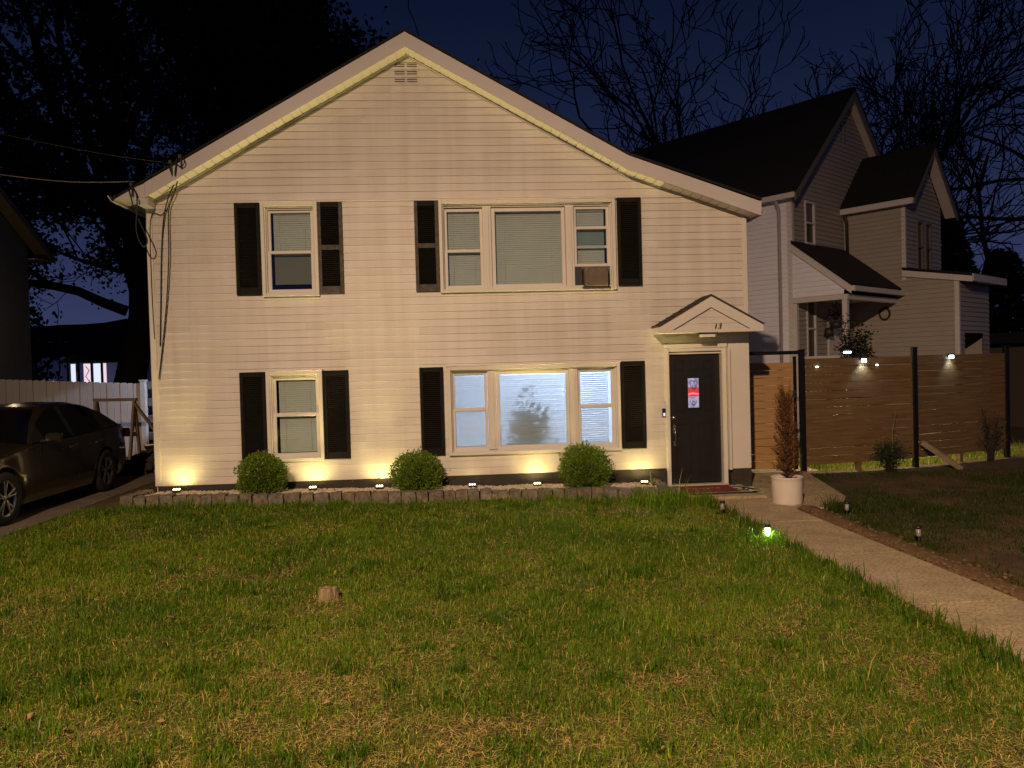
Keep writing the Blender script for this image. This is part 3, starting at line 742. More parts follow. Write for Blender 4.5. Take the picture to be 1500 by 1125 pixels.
# ---- stone edging, gravel bed
edge = thing('stone_edging', 'low row of rough granite blocks edging the gravel bed before the house', 'stone edging', (-.7, -.95, gz(-.7)))
def rock_block(x0, x1, y0, y1, z0, z1, rg, amp=.010):
    n = 3; mb = MB(); c = np.array([(x0+x1)/2, (y0+y1)/2, (z0+z1)/2]); h = np.array([x1-x0, y1-y0, z1-z0])/2
    idx = {}; vs = []; fs = []
    def vid(k):
        if k not in idx:
            p = np.array(k)/n*2-1; q = p*h; rr = np.abs(p); e_ = (rr > .99).sum()
            q = q*(1-.03*(e_-1)) if e_ > 1 else q
            idx[k] = len(vs); vs.append(tuple(c+q+rg.normal(0, amp*.55, 3)))
        return idx[k]
    for ax in range(3):
        for s in (0, n):
            o1, o2 = [(1,2),(2,0),(0,1)][ax]
            for i in range(n):
                for j in range(n):
                    q = []
                    for a, b in ((i,j),(i+1,j),(i+1,j+1),(i,j+1)):
                        k = [0,0,0]; k[ax] = s; k[o1] = a; k[o2] = b; q.append(vid(tuple(k)))
                    fs.append(q if s else q[::-1])
    mb.add(vs, fs); return mb
rg = np.random.default_rng(8); x = -4.72; k = 0
while x < 2.98:
    wd = rg.uniform(.15, .24); g0 = gz(x); h = .165+rg.uniform(-.012, .012)
    rock_block(x, x+wd-.012, -.985+rg.normal(0, .008), -.80, g0-.08, g0+h, rg).build('stone', M[('stone', 'stone2', 'stone3')[rg.integers(0, 3)]], edge); x += wd; k += 1
for y in (-.78, -.58, -.38): rock_block(-4.74, -4.56, y, y+.185, -.25, -.0+rg.normal(0, .01), rg).build('stone', M['stone2'], edge)
for y in (-.78, -.58, -.38, -.2): rock_block(2.86, 3.0, y, y+.185, -.4, -.155+rg.normal(0, .01), rg).build('stone', M['stone3'], edge)
mb = MB(); mb.add([(-4.56, -.80, -.060), (2.86, -.80, -.205), (2.86, .0, -.235), (-4.56, .0, -.105)], [(0,1,2,3)]); struct(mb.build('gravel_base', M['soil']))
# pebbles: jittered octahedra-like lumps in one mesh
n = 5200; px = nrg.uniform(-4.55, 2.85, n); py = nrg.uniform(-.80, .0, n)
pz = np.interp(px, [-4.56, 2.86], [-.060, -.205])-(py+.8)/.8*np.interp(px, [-4.56, 2.86], [.045, .03])+.006+.022*fbm(px, py, 2, 3)
V, F = lumps(np.stack([px, py, pz], 1), nrg.uniform(.012, .026, n), nrg)
stuff(np_mesh('gravel', V, [F], M['pebble'], None, None, True), 'pale pebbles filling the bed between stone edging and house', 'gravel')

# ---- uplights
def uplight(x, y, dim, label):
    z = float(np.interp(x, [-4.56, 2.86], [-.060, -.205]))-(y+.8)/.8*.04+.012
    t = thing('uplight', label, 'spotlight', (x, y, z), 'uplights in the gravel bed')
    Mx = Matrix.Translation((x, y, z+.045)) @ Matrix.Rotation(R(14), 4, 'X')
    mb = MB(); mb.bbox(-.06, .06, -.035, .035, -.018, .012, .006, 0, Mx); mb.build('housing', M['plastic'], t)
    mb = MB()
    for k in (-1, 0, 1): mb.bbox(k*.036-.014, k*.036+.014, -.022, .022, .0125, .028, .007, 0, Mx)
    mb.build('lens', E_LEDdim if dim else E_LED, t)
    mb = MB(); mb.tube([(x, y, z-.06), (x, y, z+.03)], .008, 6); mb.build('stake', M['plastic'], t)
    f = .1 if dim else 1.
    lamp('uplight_beam', 'SPOT', (x, y+.01, z+.09), 265*f, (1., .76, .29), .03, (x, y-.36, z+1.2), 78, .85)
    lamp('uplight_spill', 'SPOT', (x, y+.03, z+.075), 17*f, (1., .76, .27), .02, (x, y+.5, z+1.2), 160, 1.)
uplight(-4.22, -.27, False, 'lit uplight nearest the driveway corner of the house')
uplight(-2.25, -.28, False, 'lit uplight beneath the lower left window, right of the first shrub')
uplight(-1.27, -.28, False, 'lit uplight tucked against the left side of the middle shrub')
uplight(.11, -.30, True, 'dimmest uplight, right of the middle shrub')
uplight(1.09, -.28, False, 'lit uplight just left of the shrub below the glowing window')
uplight(2.73, -.28, False, 'lit uplight near the front door, beside a green sprout')

# ---- shrubs
def shrub(x, y, rx, rz, seed, label, col=(.120, .215, .016)):
    rg = np.random.default_rng(seed); z = gz(x)+.06
    t = thing('round_shrub', label, 'shrub', (x, y, z), 'clipped round shrubs before the house')
    n = 9000; u = rg.normal(0, 1, (n, 3)); u /= np.linalg.norm(u, axis=1)[:, None]
    az = np.arctan2(u[:, 1], u[:, 0])*3; lump = 1+.36*(vnoise(az, u[:, 2]*3, 1.3, seed)-.5)+.16*(vnoise(az*2, u[:, 2]*6, 1.7, seed+1)-.5)
    rr = np.where(rg.random(n) < .68, rg.uniform(.86, 1.03, n), rg.uniform(.45, .9, n))*lump
    spike = rg.random(n) < .05; rr = np.where(spike, rr*rg.uniform(1.0, 1.17, n), rr)
    P = u*rr[:, None]*np.array([rx, rx, rz]); P[:, 2] = np.maximum(P[:, 2], -rz*.92); P += np.array([x, y, z+rz*.94])
    V, F = leaf_quads(P, u+np.array([0, 0, .6]), .030, rg, .55, .45)
    c = colvar(n, col, rg, .35); yt = np.repeat(rg.random(n) < .22, 4); c[yt] = c[yt]*np.array([2.0, 1.6, 1.2])
    np_mesh('foliage', V, [F], M['leaf'], t, c)
    mb = MB()
    for i in range(60):
        d = Vector(rg.normal(0, 1, 3)); d.z = abs(d.z)*.9+.1; d.normalize()
        b = Vector((x+d.x*.05, y+d.y*.05, z-.05)); e_ = Vector((x+d.x*rx*.9, y+d.y*rx*.9, z+d.z*rz*1.75))
        mb.tube([b, b.lerp(e_, .5)+Vector((0, 0, .04)), e_], [.010, .006, .003], 5)
    mb.build('stem', M['twig'], t)
shrub(-2.93, -.50, .345, .325, 1, 'clipped round shrub below the lower left window, nearest the driveway')
shrub(-.71, -.48, .355, .32, 2, 'clipped round shrub in the middle, below the shutter left of the lit window')
shrub(1.78, -.50, .365, .355, 3, 'clipped round shrub below the lit window, nearest the door')
# small sprout by the door
rg = np.random.default_rng(31); mb = MB()
for i in range(6):
    a = rg.uniform(0, 6.28); h = rg.uniform(.10, .26); d = Vector((math.cos(a), math.sin(a)*.5, 0))*rg.uniform(.02, .07); b = Vector((2.80, -.47, -.17))
    sd = Vector((math.sin(a), math.cos(a), 0))*.012; m_ = b+d*.5+Vector((0, 0, h*.6)); e_ = b+d+Vector((0, 0, h))
    mb.add([b-sd*.6, b+sd*.6, m_+sd, m_-sd, e_], [(0,1,2,3), (3,2,4)])
tag(mb.build('sprout', mat('sprout_leaf', (.16, .25, .05), .5, var=.2)), 'small bright green sprout of blade leaves beside the door-side uplight', 'plant')

# ---- plaque on the grass side of the edging
mb = MB(); Mx = Matrix.Translation((.425, -1.035, -.185)) @ Matrix.Rotation(R(-16), 4, 'X') @ Matrix.Rotation(R(3.2), 4, 'Y')
pts = [(-.205, -.04), (.17, -.04), (.205, -.018), (.21, .012), (.18, .04), (-.205, .04), (-.195, .0)]
mb.prism(pts, -.012, .012, 0, Mx); mb.prism([(-.19, -.033), (.16, -.033), (.16, -.027), (-.19, -.027)], -.016, -.0125, 0, Mx); mb.prism([(-.19, .028), (.16, .028), (.16, .034), (-.19, .034)], -.016, -.0125, 0, Mx)
for k in range(5): mb.prism([(-.15+k*.07, -.01), (-.11+k*.07, -.012), (-.12+k*.07, .016)], -.015, -.0125, 0, Mx)
tag(mb.build('garden_plaque', M['plaque']), 'narrow weathered plaque with a raised rim leaning on the stone edging', 'plaque')

# ---- stump
rg = np.random.default_rng(17); mb = MB(); n = 22; vs = []; fs = []
sx, sy, sz = -1.14, -5.50, gz(-1.14)
lob = [1+.10*math.sin(2*t+.6)+.07*math.sin(3*t)+rg.normal(0, .035) for t in np.linspace(0, 2*math.pi, n, endpoint=False)]
for k, (h, r_) in enumerate(((-.05, .095), (.03, .080), (.07, .073), (.098, .070), (.108, .060))):
    for j in range(n):
        t = 2*math.pi*j/n; q = r_*lob[j]*(1+rg.normal(0, .02)); vs.append((sx+q*math.cos(t), sy+q*math.sin(t)*.8, sz+h+rg.normal(0, .004)))
vs.append((sx, sy, sz+.100))
for k in range(4):
    for j in range(n): fs.append((k*n+j, k*n+(j+1) % n, (k+1)*n+(j+1) % n, (k+1)*n+j))
for j in range(n): fs.append((4*n+j, 4*n+(j+1) % n, 5*n))
mb.add(vs, fs)
tag(mb.build('tree_stump', mat('stump_wood', (.13, .095, .05), .9, scale=24, bump=.9, bscale=50, stretch=(1, 1, .35), col2=(.30, .235, .14))), 'short weathered tree stump standing in the lawn', 'stump')

# ---- mats at the door
Mz = MB()
for i in range(9):
    y0 = -.90+i*.085; xr = 4.20+(.05 if i < 3 else 0)
    Mz.box(3.02, xr, y0, y0+.083, -.2845, -.274+.001*(i % 2), i % 2)
tag(Mz.build('striped_rug', [M['rugblack'], M['rugwhite']]), 'black and white striped rug under the red doormat', 'rug')
mb = MB(); vs = []; nx_, ny_ = 14, 8
for j in range(ny_+1):
    for i in range(nx_+1):
        u_, v_ = i/nx_, j/ny_; vs.append((3.13+.90*u_+.02*math.sin(v_*4), -.80+.56*v_, -.268+.006*math.sin(u_*9+v_*5)+.004))
mb.add(vs, [(j*(nx_+1)+i, j*(nx_+1)+i+1, (j+1)*(nx_+1)+i+1, (j+1)*(nx_+1)+i) for j in range(ny_) for i in range(nx_)], 0, True)
mb.add([(a, b, c-.006) for a, b, c in vs], [(j*(nx_+1)+i, (j+1)*(nx_+1)+i, (j+1)*(nx_+1)+i+1, j*(nx_+1)+i+1) for j in range(ny_) for i in range(nx_)], 0, True)
for k in range(10):
    cx, cy = 3.36+k*.05+rnd.uniform(-.01, .01), -.52+rnd.uniform(-.03, .03); mb.box(cx-.012, cx+.014, cy-.02, cy+.02, -.2575, -.2545, 1)
tag(mb.build('doormat', [M['redmat'], mat('mat_print', (.42, .22, .19), .95)]), 'red doormat with a faint pale print in front of the black door', 'doormat')
mb = MB(); vs = []
for i in range(11):
    t = i/10; yy = -.62-.28*t; vs += [(4.06+.10*t, yy, -.268+.05*abs(math.sin(t*7))), (4.26+.06*t, yy-.05, -.268+.035*abs(math.sin(t*7+1)))]
for i in range(10): mb.add([vs[2*i], vs[2*i+1], vs[2*i+3], vs[2*i+2]], [(0,1,2,3)], (i//2) % 2)
tag(mb.build('crumpled_cloth', [M['rugwhite'], M['rugblack']]), 'crumpled black and white cloth beside the doormat corner', 'cloth')

# ---- planter with dried conifer
PX, PY, PZ = 4.40, -1.58, -.33
mb = MB(); mb.lathe([(0, PZ), (.188, PZ), (.196, PZ+.02), (.206, PZ+.30), (.208, PZ+.355), (.212, PZ+.36), (.212, PZ+.375), (.192, PZ+.375), (.190, PZ+.32)], (PX, PY, 0), 40)
pt = thing('planter', 'round white planter pot at the edge of the walkway', 'planter', (PX, PY, PZ))
mb.build('pot', M['pot'], pt)
mb = MB(); mb.lathe([(.191, PZ+.325), (.12, PZ+.34), (0, PZ+.342)], (PX, PY, 0), 24); mb.build('soil', M['potsoil'], pt)
rg = np.random.default_rng(23)
dt = thing('dried_conifer', 'dead brown columnar conifer standing in the white planter', 'shrub', (PX, PY, PZ+.35))
mb = MB(); P, D = [], []
mb.tube([(PX, PY, PZ+.3), (PX+.02, PY, PZ+.8), (PX-.01, PY, PZ+1.45)], [.022, .016, .004], 7)
for i in range(260):
    h = rg.uniform(.0, 1.12)**.9; wd = .05+.15*(1-h/1.2)**.55*(1 if h > .12 else .75+h*2); a = rg.uniform(0, 6.283)
    b = Vector((PX+.01, PY, PZ+.38+h*.85)); e_ = Vector((PX+math.cos(a)*wd*rg.uniform(.6, 1.1), PY+math.sin(a)*wd, PZ+.42+h+rg.uniform(.0, .16)))
    mb.tube([b, b.lerp(e_, .6)+Vector((0, 0, -.02)), e_], [.004, .0028, .0015], 4, cap=False)
    for k in range(18):
        t = rg.uniform(.25, 1.05); q = b.lerp(e_, t); P.append((q.x+rg.normal(0, .016), q.y+rg.normal(0, .016), q.z+rg.normal(0, .022))); D.append((e_-b).normalized()+Vector((0, 0, .5)))
mb.build('trunk', M['twig'], dt)
P = np.array(P); V, F = leaf_quads(P, np.array([tuple(d) for d in D]), .045, rg, .22, .55)
c = colvar(len(P), (.16, .075, .028), rg, .5)
np_mesh('crown', V, [F], M['dryneedle'], dt, c)

# ------------------------------------------------------------------ wires on the left eave
def cable(name, pts, r, m, label, cat='cable', n=6, grp=None):
    q = [Vector(p) for p in pts]; out = []
    for i in range(len(q)-1):                   # Catmull-Rom
        p0, p1, p2, p3 = q[max(i-1, 0)], q[i], q[i+1], q[min(i+2, len(q)-1)]
        for k in range(6):
            t = k/6; out.append(.5*((2*p1)+(-p0+p2)*t+(2*p0-5*p1+4*p2-p3)*t*t+(-p0+3*p1-3*p2+p3)*t**3))
    out.append(q[-1]); mb = MB(); mb.tube(out, r, n); return tag(mb.build(name, m), label, cat, grp)
cable('service_cable', [(-4.14, -.36, 4.69), (-4.10, -.34, 4.55), (-4.13, -.16, 4.50), (-4.25, -.10, 4.28), (-4.34, -.06, 4.0), (-4.40, -.035, 3.5), (-4.44, -.035, 2.7), (-4.47, -.035, 2.1)], .009, M['wire'], 'black cable dropping from the eave bracket along the left corner of the wall')
cable('service_cable', [(-4.02, -.36, 4.80), (-4.05, -.36, 4.56), (-4.09, -.17, 4.50), (-4.18, -.10, 4.30), (-4.26, -.09, 4.06), (-4.28, -.09, 3.4), (-4.36, -.06, 2.6), (-4.50, -.05, 1.6)], .009, M['wire'], 'black cable hanging farthest from the corner down the left side of the wall')
cable('service_cable', [(-3.95, -.36, 4.84), (-3.90, -.40, 4.72), (-3.96, -.37, 4.66), (-4.04, -.34, 4.72)], .008, M['wire'], 'small loop of black cable at the eave bracket')
cable('service_cable', [(-4.28, -.05, 4.13), (-4.38, -.045, 4.04), (-4.54, -.035, 3.98), (-4.56, -.035, 3.0), (-4.545, -.035, 2.2)], .007, M['wire'], 'thin cable bent round to the corner board')
cable('drip_loop', [(-4.66, -.36, 4.40), (-4.58, -.40, 4.2), (-4.60, -.42, 3.75), (-4.52, -.42, 3.52), (-4.46, -.40, 3.62), (-4.62, -.36, 4.0), (-4.72, -.34, 4.36)], .010, M['wire'], 'looped cable hanging below the left end of the eave')
cable('overhead_wire', [(-4.62, -.36, 4.46), (-5.6, -.7, 4.40), (-7.2, -1.3, 4.55), (-9.5, -2.1, 4.9), (-14, -3.6, 6.)], .007, M['greywire'], 'overhead service wire running off left from the eave', 'wire')
cable('overhead_wire', [(-4.14, -.36, 4.72), (-5.2, -.7, 4.82), (-7.2, -1.2, 5.2), (-10, -2.0, 5.9)], .0045, M['wire'], 'upper thin black wire running off left from the eave', 'wire')
mb = MB()
for x_, z_ in ((-4.10, 4.72), (-3.96, 4.80), (-4.66, 4.41)): mb.bbox(x_-.03, x_+.02, -.40, -.3255, z_-.02, z_+.035, .006); mb.bbox(x_-.01, x_+.01, -.37, -.326, z_-.16, z_-.02, .004)
mb.build('cable_bracket', M['plastic'], house)

# ------------------------------------------------------------------ wooden fence and gate
def along(p, q, t): return (p[0]+(q[0]-p[0])*t, p[1]+(q[1]-p[1])*t)
P1, P2, P3 = (6.0, 1.45), (8.32, 1.87), (10.70, 2.70)
fence = thing('wooden_fence', 'brown fence of horizontal boards with thin gaps between black steel posts', 'fence', (8.3, 1.87, -.4))
rf = random.Random(21)
for (a, b, zb) in ((P1, P2, -.235), (P2, P3, -.225)):
    d = Vector((b[0]-a[0], b[1]-a[1], 0)); L_ = d.length; d.normalize(); nrm = Vector((d.y, -d.x, 0))      # towards the viewer
    for i in range(13):
        z0 = zb+i*.1455; mb = MB(); n = 10; vs = []
        g1, g2, g3 = rf.uniform(-.006, .011), rf.uniform(-.006, .011), rf.uniform(-.003, .003)
        for k in range(n+1):
            t = k/n; x_, y_ = along(a, b, (.045+t*(L_-.09))/L_); w_ = g1*(1-t)+g2*t+g3*4*t*(1-t)
            top = z0+.1365+min(w_, .0085)*(i != 12); bot = z0+rf.uniform(-.0008, .0008)
            o_ = rf.uniform(-.002, .002)
            for dz, dn in ((bot, .016+o_), (bot, -.010+o_), (top, -.010+o_), (top, .016+o_)): vs.append((x_+nrm.x*dn, y_+nrm.y*dn, dz))
        fs = [(0,1,2,3), (4*n+3, 4*n+2, 4*n+1, 4*n)]
        for k in range(n):
            for j in range(4): fs.append((4*k+j, 4*(k+1)+j, 4*(k+1)+(j+1) % 4, 4*k+(j+1) % 4))
        mb.add(vs, fs); mb.build('board', M['cedar'], fence)
    mb = MB(); m_ = along(a, b, .5); c_ = Vector((m_[0], m_[1], 0))-nrm*.058
    mb.bar((c_.x, c_.y, -.6), (c_.x, c_.y, 1.60), .09, .09, 0, (d.x, d.y, 0), .005); mb.build('wood_stud', M['cedar'], fence)
for p in (P1, P2, P3):
    mb = MB(); mb.bar((p[0], p[1]-.01, -.6), (p[0], p[1]-.01, 1.80), .088, .088, 0, (0, 1, 0), .006); mb.bbox(p[0]-.048, p[0]+.048, p[1]-.06, p[1]+.04, 1.80, 1.815, .004)
    mb.build('post', M['blacksteel'], fence)
gate = thing('wooden_gate', 'lighter brown gate of horizontal boards in a black steel frame beside the house', 'gate', (5.25, 1.42, -.33))
for i in range(14):
    mb = MB(); z0 = -.27+i*.1335
    mb.bbox(4.66, 5.83, 1.405+rf.uniform(-.002, .002), 1.425, z0, z0+.1265+rf.uniform(-.003, .003), .003); mb.build('board', M['gatewood'], gate)
mb = MB()
for x_ in (4.95, 5.60): mb = MB(); mb.bbox(x_-.04, x_+.04, 1.428, 1.465, -.26, 1.58, .004); mb.build('brace', M['gatewood'], gate)
mb = MB(); mb.bbox(4.50, 5.955, 1.39, 1.45, 1.735, 1.80, .006); mb.bbox(5.838, 5.885, 1.39, 1.44, -.30, 1.70, .005); mb.build('gate_frame', M['blacksteel'], gate)
mb = MB(); mb.bbox(5.80, 5.86, 1.375, 1.3895, .98, 1.10, .004); mb.tube([(5.83, 1.375, 1.04), (5.83, 1.34, 1.04), (5.77, 1.335, 1.04)], .009, 6); mb.build('latch', M['greymetal'], gate)

def fence_light(p, label, pw):
    t = thing('solar_fence_light', label, 'solar light', p, 'solar lights on the wooden fence'); x_, y_, z_ = p
    mb = MB(); mb.bbox(x_-.055, x_+.055, y_-.035, y_, z_+.012, z_+.075, .008); mb.bbox(x_-.06, x_+.06, y_-.06, y_, z_+.076, z_+.088, .004); mb.build('housing', M['plastic'], t)
    mb = MB(); mb.bbox(x_-.045, x_+.045, y_-.044, y_-.0355, z_-.012, z_+.045, .006); mb.build('lens', E_COOL, t)
    lamp('solar_light_glow', 'SPOT', (x_, y_-.07, z_-.02), pw, (.72, .92, 1.), .03, (x_-.02, y_+.09, z_-.50), 110, .8)
fence_light((7.23, 1.645, 1.575), 'glowing solar light on the top board of the fence section next to the gate', 7.5)
fence_light((9.20, 2.145, 1.60), 'glowing solar light on the top board of the far fence section', 6.)
for (t, lb) in ((.13, 'tiny glowing disc for light leaking through a fence gap near the gate post'), (.66, 'tiny glowing disc for light leaking through a fence gap beside the first solar light')):
    x_, y_ = along(P1, P2, t); mb = MB(); mb.lathe([(0, -.008), (.018, -.006), (.022, 0), (.018, .006), (0, .008)], (x_, y_-.017, 1.504), 12); tag(mb.build('gap_glint', E_COOL), lb, 'light glint', 'light leaks drawn at the fence gaps')  # light leaking from behind, added as small emissive discs on the boards
# weathered lumber leaning on the middle post
mb = MB(); mb.bar((8.40, 1.78, .06), (8.88, 1.36, -.40), .10, .09, 0, (0, 0, 1), .006)
tag(mb.build('leaning_plank', M['rawwood']), 'weathered lumber brace leaning from the ground against the middle fence post', 'plank')

# ------------------------------------------------------------------ path lights
def path_light(x, y, lit, label, lean=0.):
    z = gz(x)-.01; t = thing('path_light', label, 'path light', (x, y, z), 'small solar stakes along the walkway')
    Mx = Matrix.Translation((x, y, z)) @ Matrix.Rotation(lean, 4, 'Y')
    def lz(prof, m, nm):
        mb = MB(); mb.lathe(prof, (0, 0, 0), 14); mb.v = [tuple(Mx @ Vector(p)) for p in mb.v]; return mb.build(nm, m, t)
    lz([(.006, -.05), (.006, .10)], M['chrome'], 'stake')
    lz([(0, .10), (.020, .10), (.024, .112), (.024, .185), (0, .185)], E_GREENW if lit else M['lens'], 'lens')
    lz([(0, .186), (.034, .186), (.036, .196), (.030, .212), (0, .216)], M['plastic'], 'cap')
    if lit:
        lamp('path_light_glow', 'POINT', (x, y-.035, z+.15), 2.6, (.72, 1., .70), .02)
M['lens'] = mat('frosted_lens', (.24, .24, .22), .25)
path_light(3.20, -3.86, True, 'lit solar path light glowing in the grass at the left walkway edge')
path_light(4.74, -2.55, False, 'unlit solar path light in the grass just beyond the planter, right of the walkway', .03)
path_light(4.76, -4.05, False, 'unlit solar path light on bare soil, farthest right along the walkway', -.06)
path_light(3.22, -2.35, False, 'unlit thin solar stake at the left edge of the walkway, nearest the door', .05)

# ------------------------------------------------------------------ neighbour's house on the right, turned 38 degrees
TH = R(37.8); U = Vector((-math.sin(TH), math.cos(TH), 0)); Vv = Vector((math.cos(TH), math.sin(TH), 0)); SC = 1.267
K = Vector((CP.x+(6.4578-CP.x)*SC, CP.y+(2.8011-CP.y)*SC, 0))
def NW(a, b, z):
    p = K-U*a+Vv*b; return (p.x, p.y, z)
nmat = Matrix(((Vv.x, -U.x, 0, K.x), (Vv.y, -U.y, 0, K.y), (0, 0, 1, 0), (0, 0, 0, 1)))     # local (b, a, z) -> world; a is towards the viewer
nh = thing('neighbour_house', 'white sided neighbouring house with dark steep roofs, a front wing and a corner porch', 'house', NW(-3, 3, -.45))
EV, RG, RB, OV = 5.97, 8.80, 2.95, .30
WB0, WB1, WA, WEV, WRZ, WRB = 2.81, 5.20, 1.57, 5.78, 7.05, 4.0
EA = 2.80; PA = 1.30
def ntrap(mb, pts, mi=0): mb.add([NW(*p) for p in pts], [tuple(range(len(pts)))], mi)
# front-left wall of the main body, lapped
mb = MB(); siding(mb, -10, 0, -.45, EV, (), None, lambda s, z, n: NW(s, -n, z), .118, .024, 5, 0)
mb.build('side_wall', M['nsiding'], nh)
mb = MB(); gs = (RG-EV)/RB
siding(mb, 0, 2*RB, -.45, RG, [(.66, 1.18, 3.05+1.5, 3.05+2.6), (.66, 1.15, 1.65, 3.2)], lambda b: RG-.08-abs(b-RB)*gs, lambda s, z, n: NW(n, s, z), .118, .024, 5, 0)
mb.build('gable_wall', M['nsiding_shaded'], nh)
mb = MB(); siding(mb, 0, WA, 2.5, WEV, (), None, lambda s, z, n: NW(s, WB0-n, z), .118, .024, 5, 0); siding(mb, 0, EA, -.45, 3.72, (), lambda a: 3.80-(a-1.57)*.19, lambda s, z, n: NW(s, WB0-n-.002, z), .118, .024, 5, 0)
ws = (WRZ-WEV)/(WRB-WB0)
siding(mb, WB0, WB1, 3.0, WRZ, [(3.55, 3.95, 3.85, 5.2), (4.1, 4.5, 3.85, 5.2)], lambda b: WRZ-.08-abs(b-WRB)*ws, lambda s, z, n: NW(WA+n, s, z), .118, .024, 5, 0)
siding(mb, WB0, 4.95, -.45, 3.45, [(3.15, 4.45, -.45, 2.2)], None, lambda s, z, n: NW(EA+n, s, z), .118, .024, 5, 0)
mb.build('wing_wall', M['nsiding_shaded'], nh)
mb = MB()
def nbox(mb, a0, a1, b0, b1, z0, z1, mi=0, b=.008): mb.bbox(b0, b1, a0, a1, z0, z1, b, mi, nmat)
# plain walls turned away from the viewer
for q in ([(-10, 0, -.45), (-10, 2*RB, -.45), (-10, 2*RB, EV), (-10, RB, RG-.1), (-10, 0, EV)], [(0, 2*RB, -.45), (-10, 2*RB, -.45), (-10, 2*RB, EV), (0, 2*RB, EV)], [(0, WB1, -.45), (WA, WB1, -.45), (WA, WB1, WEV), (0, WB1, WEV)], [(0, 4.95, -.45), (EA, 4.95, -.45), (EA, 4.95, 3.4), (0, 4.95, 3.7)]): ntrap(mb, q)
mb.build('rear_wall', M['nsiding_shaded'], nh)
# roofs
def nroof(mb, b0, z0, rb, rz, b1, z1, a0, a1, th=.09):
    mb.prism([(b0, z0), (rb, rz), (b1, z1), (b1, z1+th), (rb, rz+th*1.3), (b0, z0+th)], a0, a1, 0, nmat)
mb = MB(); nroof(mb, -.30, EV-.29, RB, RG, 2*RB+.3, EV-.29, -10.3, OV)
nroof(mb, WB0-.22, WEV-.16, WRB, WRZ+.05, WB1+.35, WRZ+.05-(WB1+.35-WRB)*1.03, .0, WA+.34)
ro = mb.build('roof', M['nroof'], nh)
mb = MB()
for sgn, b0, b1, z0, z1 in ((1, -.30, RB, EV-.29, RG), (1, RB, 2*RB+.3, RG, EV-.29)):
    mb.prism([(b0, z0-.20), (b1, z1-.20), (b1, z1-.005), (b0, z0-.005)], OV-.03, OV+.004, 1, nmat)
    mb.prism([(b0, z0-.05), (b1, z1-.05), (b1, z1-.02), (b0, z0-.02)], .004, OV-.031, 0, nmat)
for b0, b1, z0, z1 in ((WB0-.22, WRB, WEV-.16, WRZ+.05), (WRB, WB1+.35, WRZ+.05, WRZ+.05-(WB1+.35-WRB)*1.03)):
    mb.prism([(b0, z0-.15), (b1, z1-.15), (b1, z1-.005), (b0, z0-.005)], WA+.31, WA+.344, 1, nmat)
    mb.prism([(b0, z0-.05), (b1, z1-.05), (b1, z1-.02), (b0, z0-.02)], WA+.004, WA+.309, 0, nmat)
nbox(mb, -10, OV-.035, -.32, -.20, EV-.40, EV-.27); nbox(mb, .02, WA+.30, WB0-.26, WB0-.16, WEV-.30, WEV-.15)
mb.box(-.20, -.004, -10, OV-.04, EV-.34, EV-.32, 0, nmat); mb.box(WB0-.16, WB0-.016, .02, WA+.3, WEV-.25, WEV-.235, 0, nmat)
mb.build('fascia', [M['ntrim'], M['nrake']], nh)
mb = MB()
for q in ((-.10, .025, -.022, .10, -.45, EV-.36), (WA-.08, WA+.02, WB0-.02, WB0+.07, 3.6, WEV-.25), (EA-.09, EA+.022, WB0-.026, WB0+.08, -.45, 3.55)): mb = MB(); nbox(mb, *q); mb.build('corner_board', M['ntrim'], nh)
mb = MB()
mb.tube([NW(-.28, -.26, EV-.33), NW(-.28, -.16, EV-.50), NW(-.28, -.07, EV-.62), NW(-.28, -.07, -.4)], .045, 8)
mb.build('downspout', mat('downspout_metal', (.36, .35, .37), .5), nh)
mb = MB(); mb.tube([NW(.12, WB0-.2, WEV-.28), NW(.12, WB0-.08, WEV-.5), NW(.12, WB0-.06, 4.2)], .045, 8); mb.build('downspout', M['greymetal'], nh)
def nwin(face, c0, c1, z0, z1):
    f = (lambda s, n, z: (s, n, z))
    mb = MB(); y0, y1 = face, face+.03
    # frame in (b, z) at a = face
    for (b0, b1, za, zb) in ((c0, c0+.06, z0, z1), (c1-.06, c1, z0, z1), (c0+.06, c1-.06, z0, z0+.06), (c0+.06, c1-.06, z1-.06, z1), (c0+.06, c1-.06, (z0+z1)/2-.025, (z0+z1)/2+.025)):
        mb.bbox(b0, b1, face-.02, face+.035, za, zb, .005, 0, nmat)
    w = mb.build('window', M['ntrim'] if face < .5 else M['nrake'], nh)
    mb = MB(); mb.box(c0+.05, c1-.05, face-.03, face-.021, z0+.05, (z0+z1)/2, 0, nmat); mb.box(c0+.05, c1-.05, face-.03, face-.021, (z0+z1)/2, z1-.05, 1, nmat); mb.build('pane', [M['darkwin'], mat('dim_blind', (.10, .09, .085), .5)], w)
nwin(0, .66, 1.18, 4.55, 5.65); nwin(0, .66, 1.15, 1.65, 3.2); nwin(WA, 3.55, 3.95, 3.85, 5.2); nwin(WA, 4.1, 4.5, 3.85, 5.2)
mb = MB()
for b_ in (2.72, 2.95): mb = MB(); mb.box(b_-.03, b_+.03, .0, .02, 7.45, 8.05, 0, nmat); mb.build('gable_vent', M['nrake'], nh)
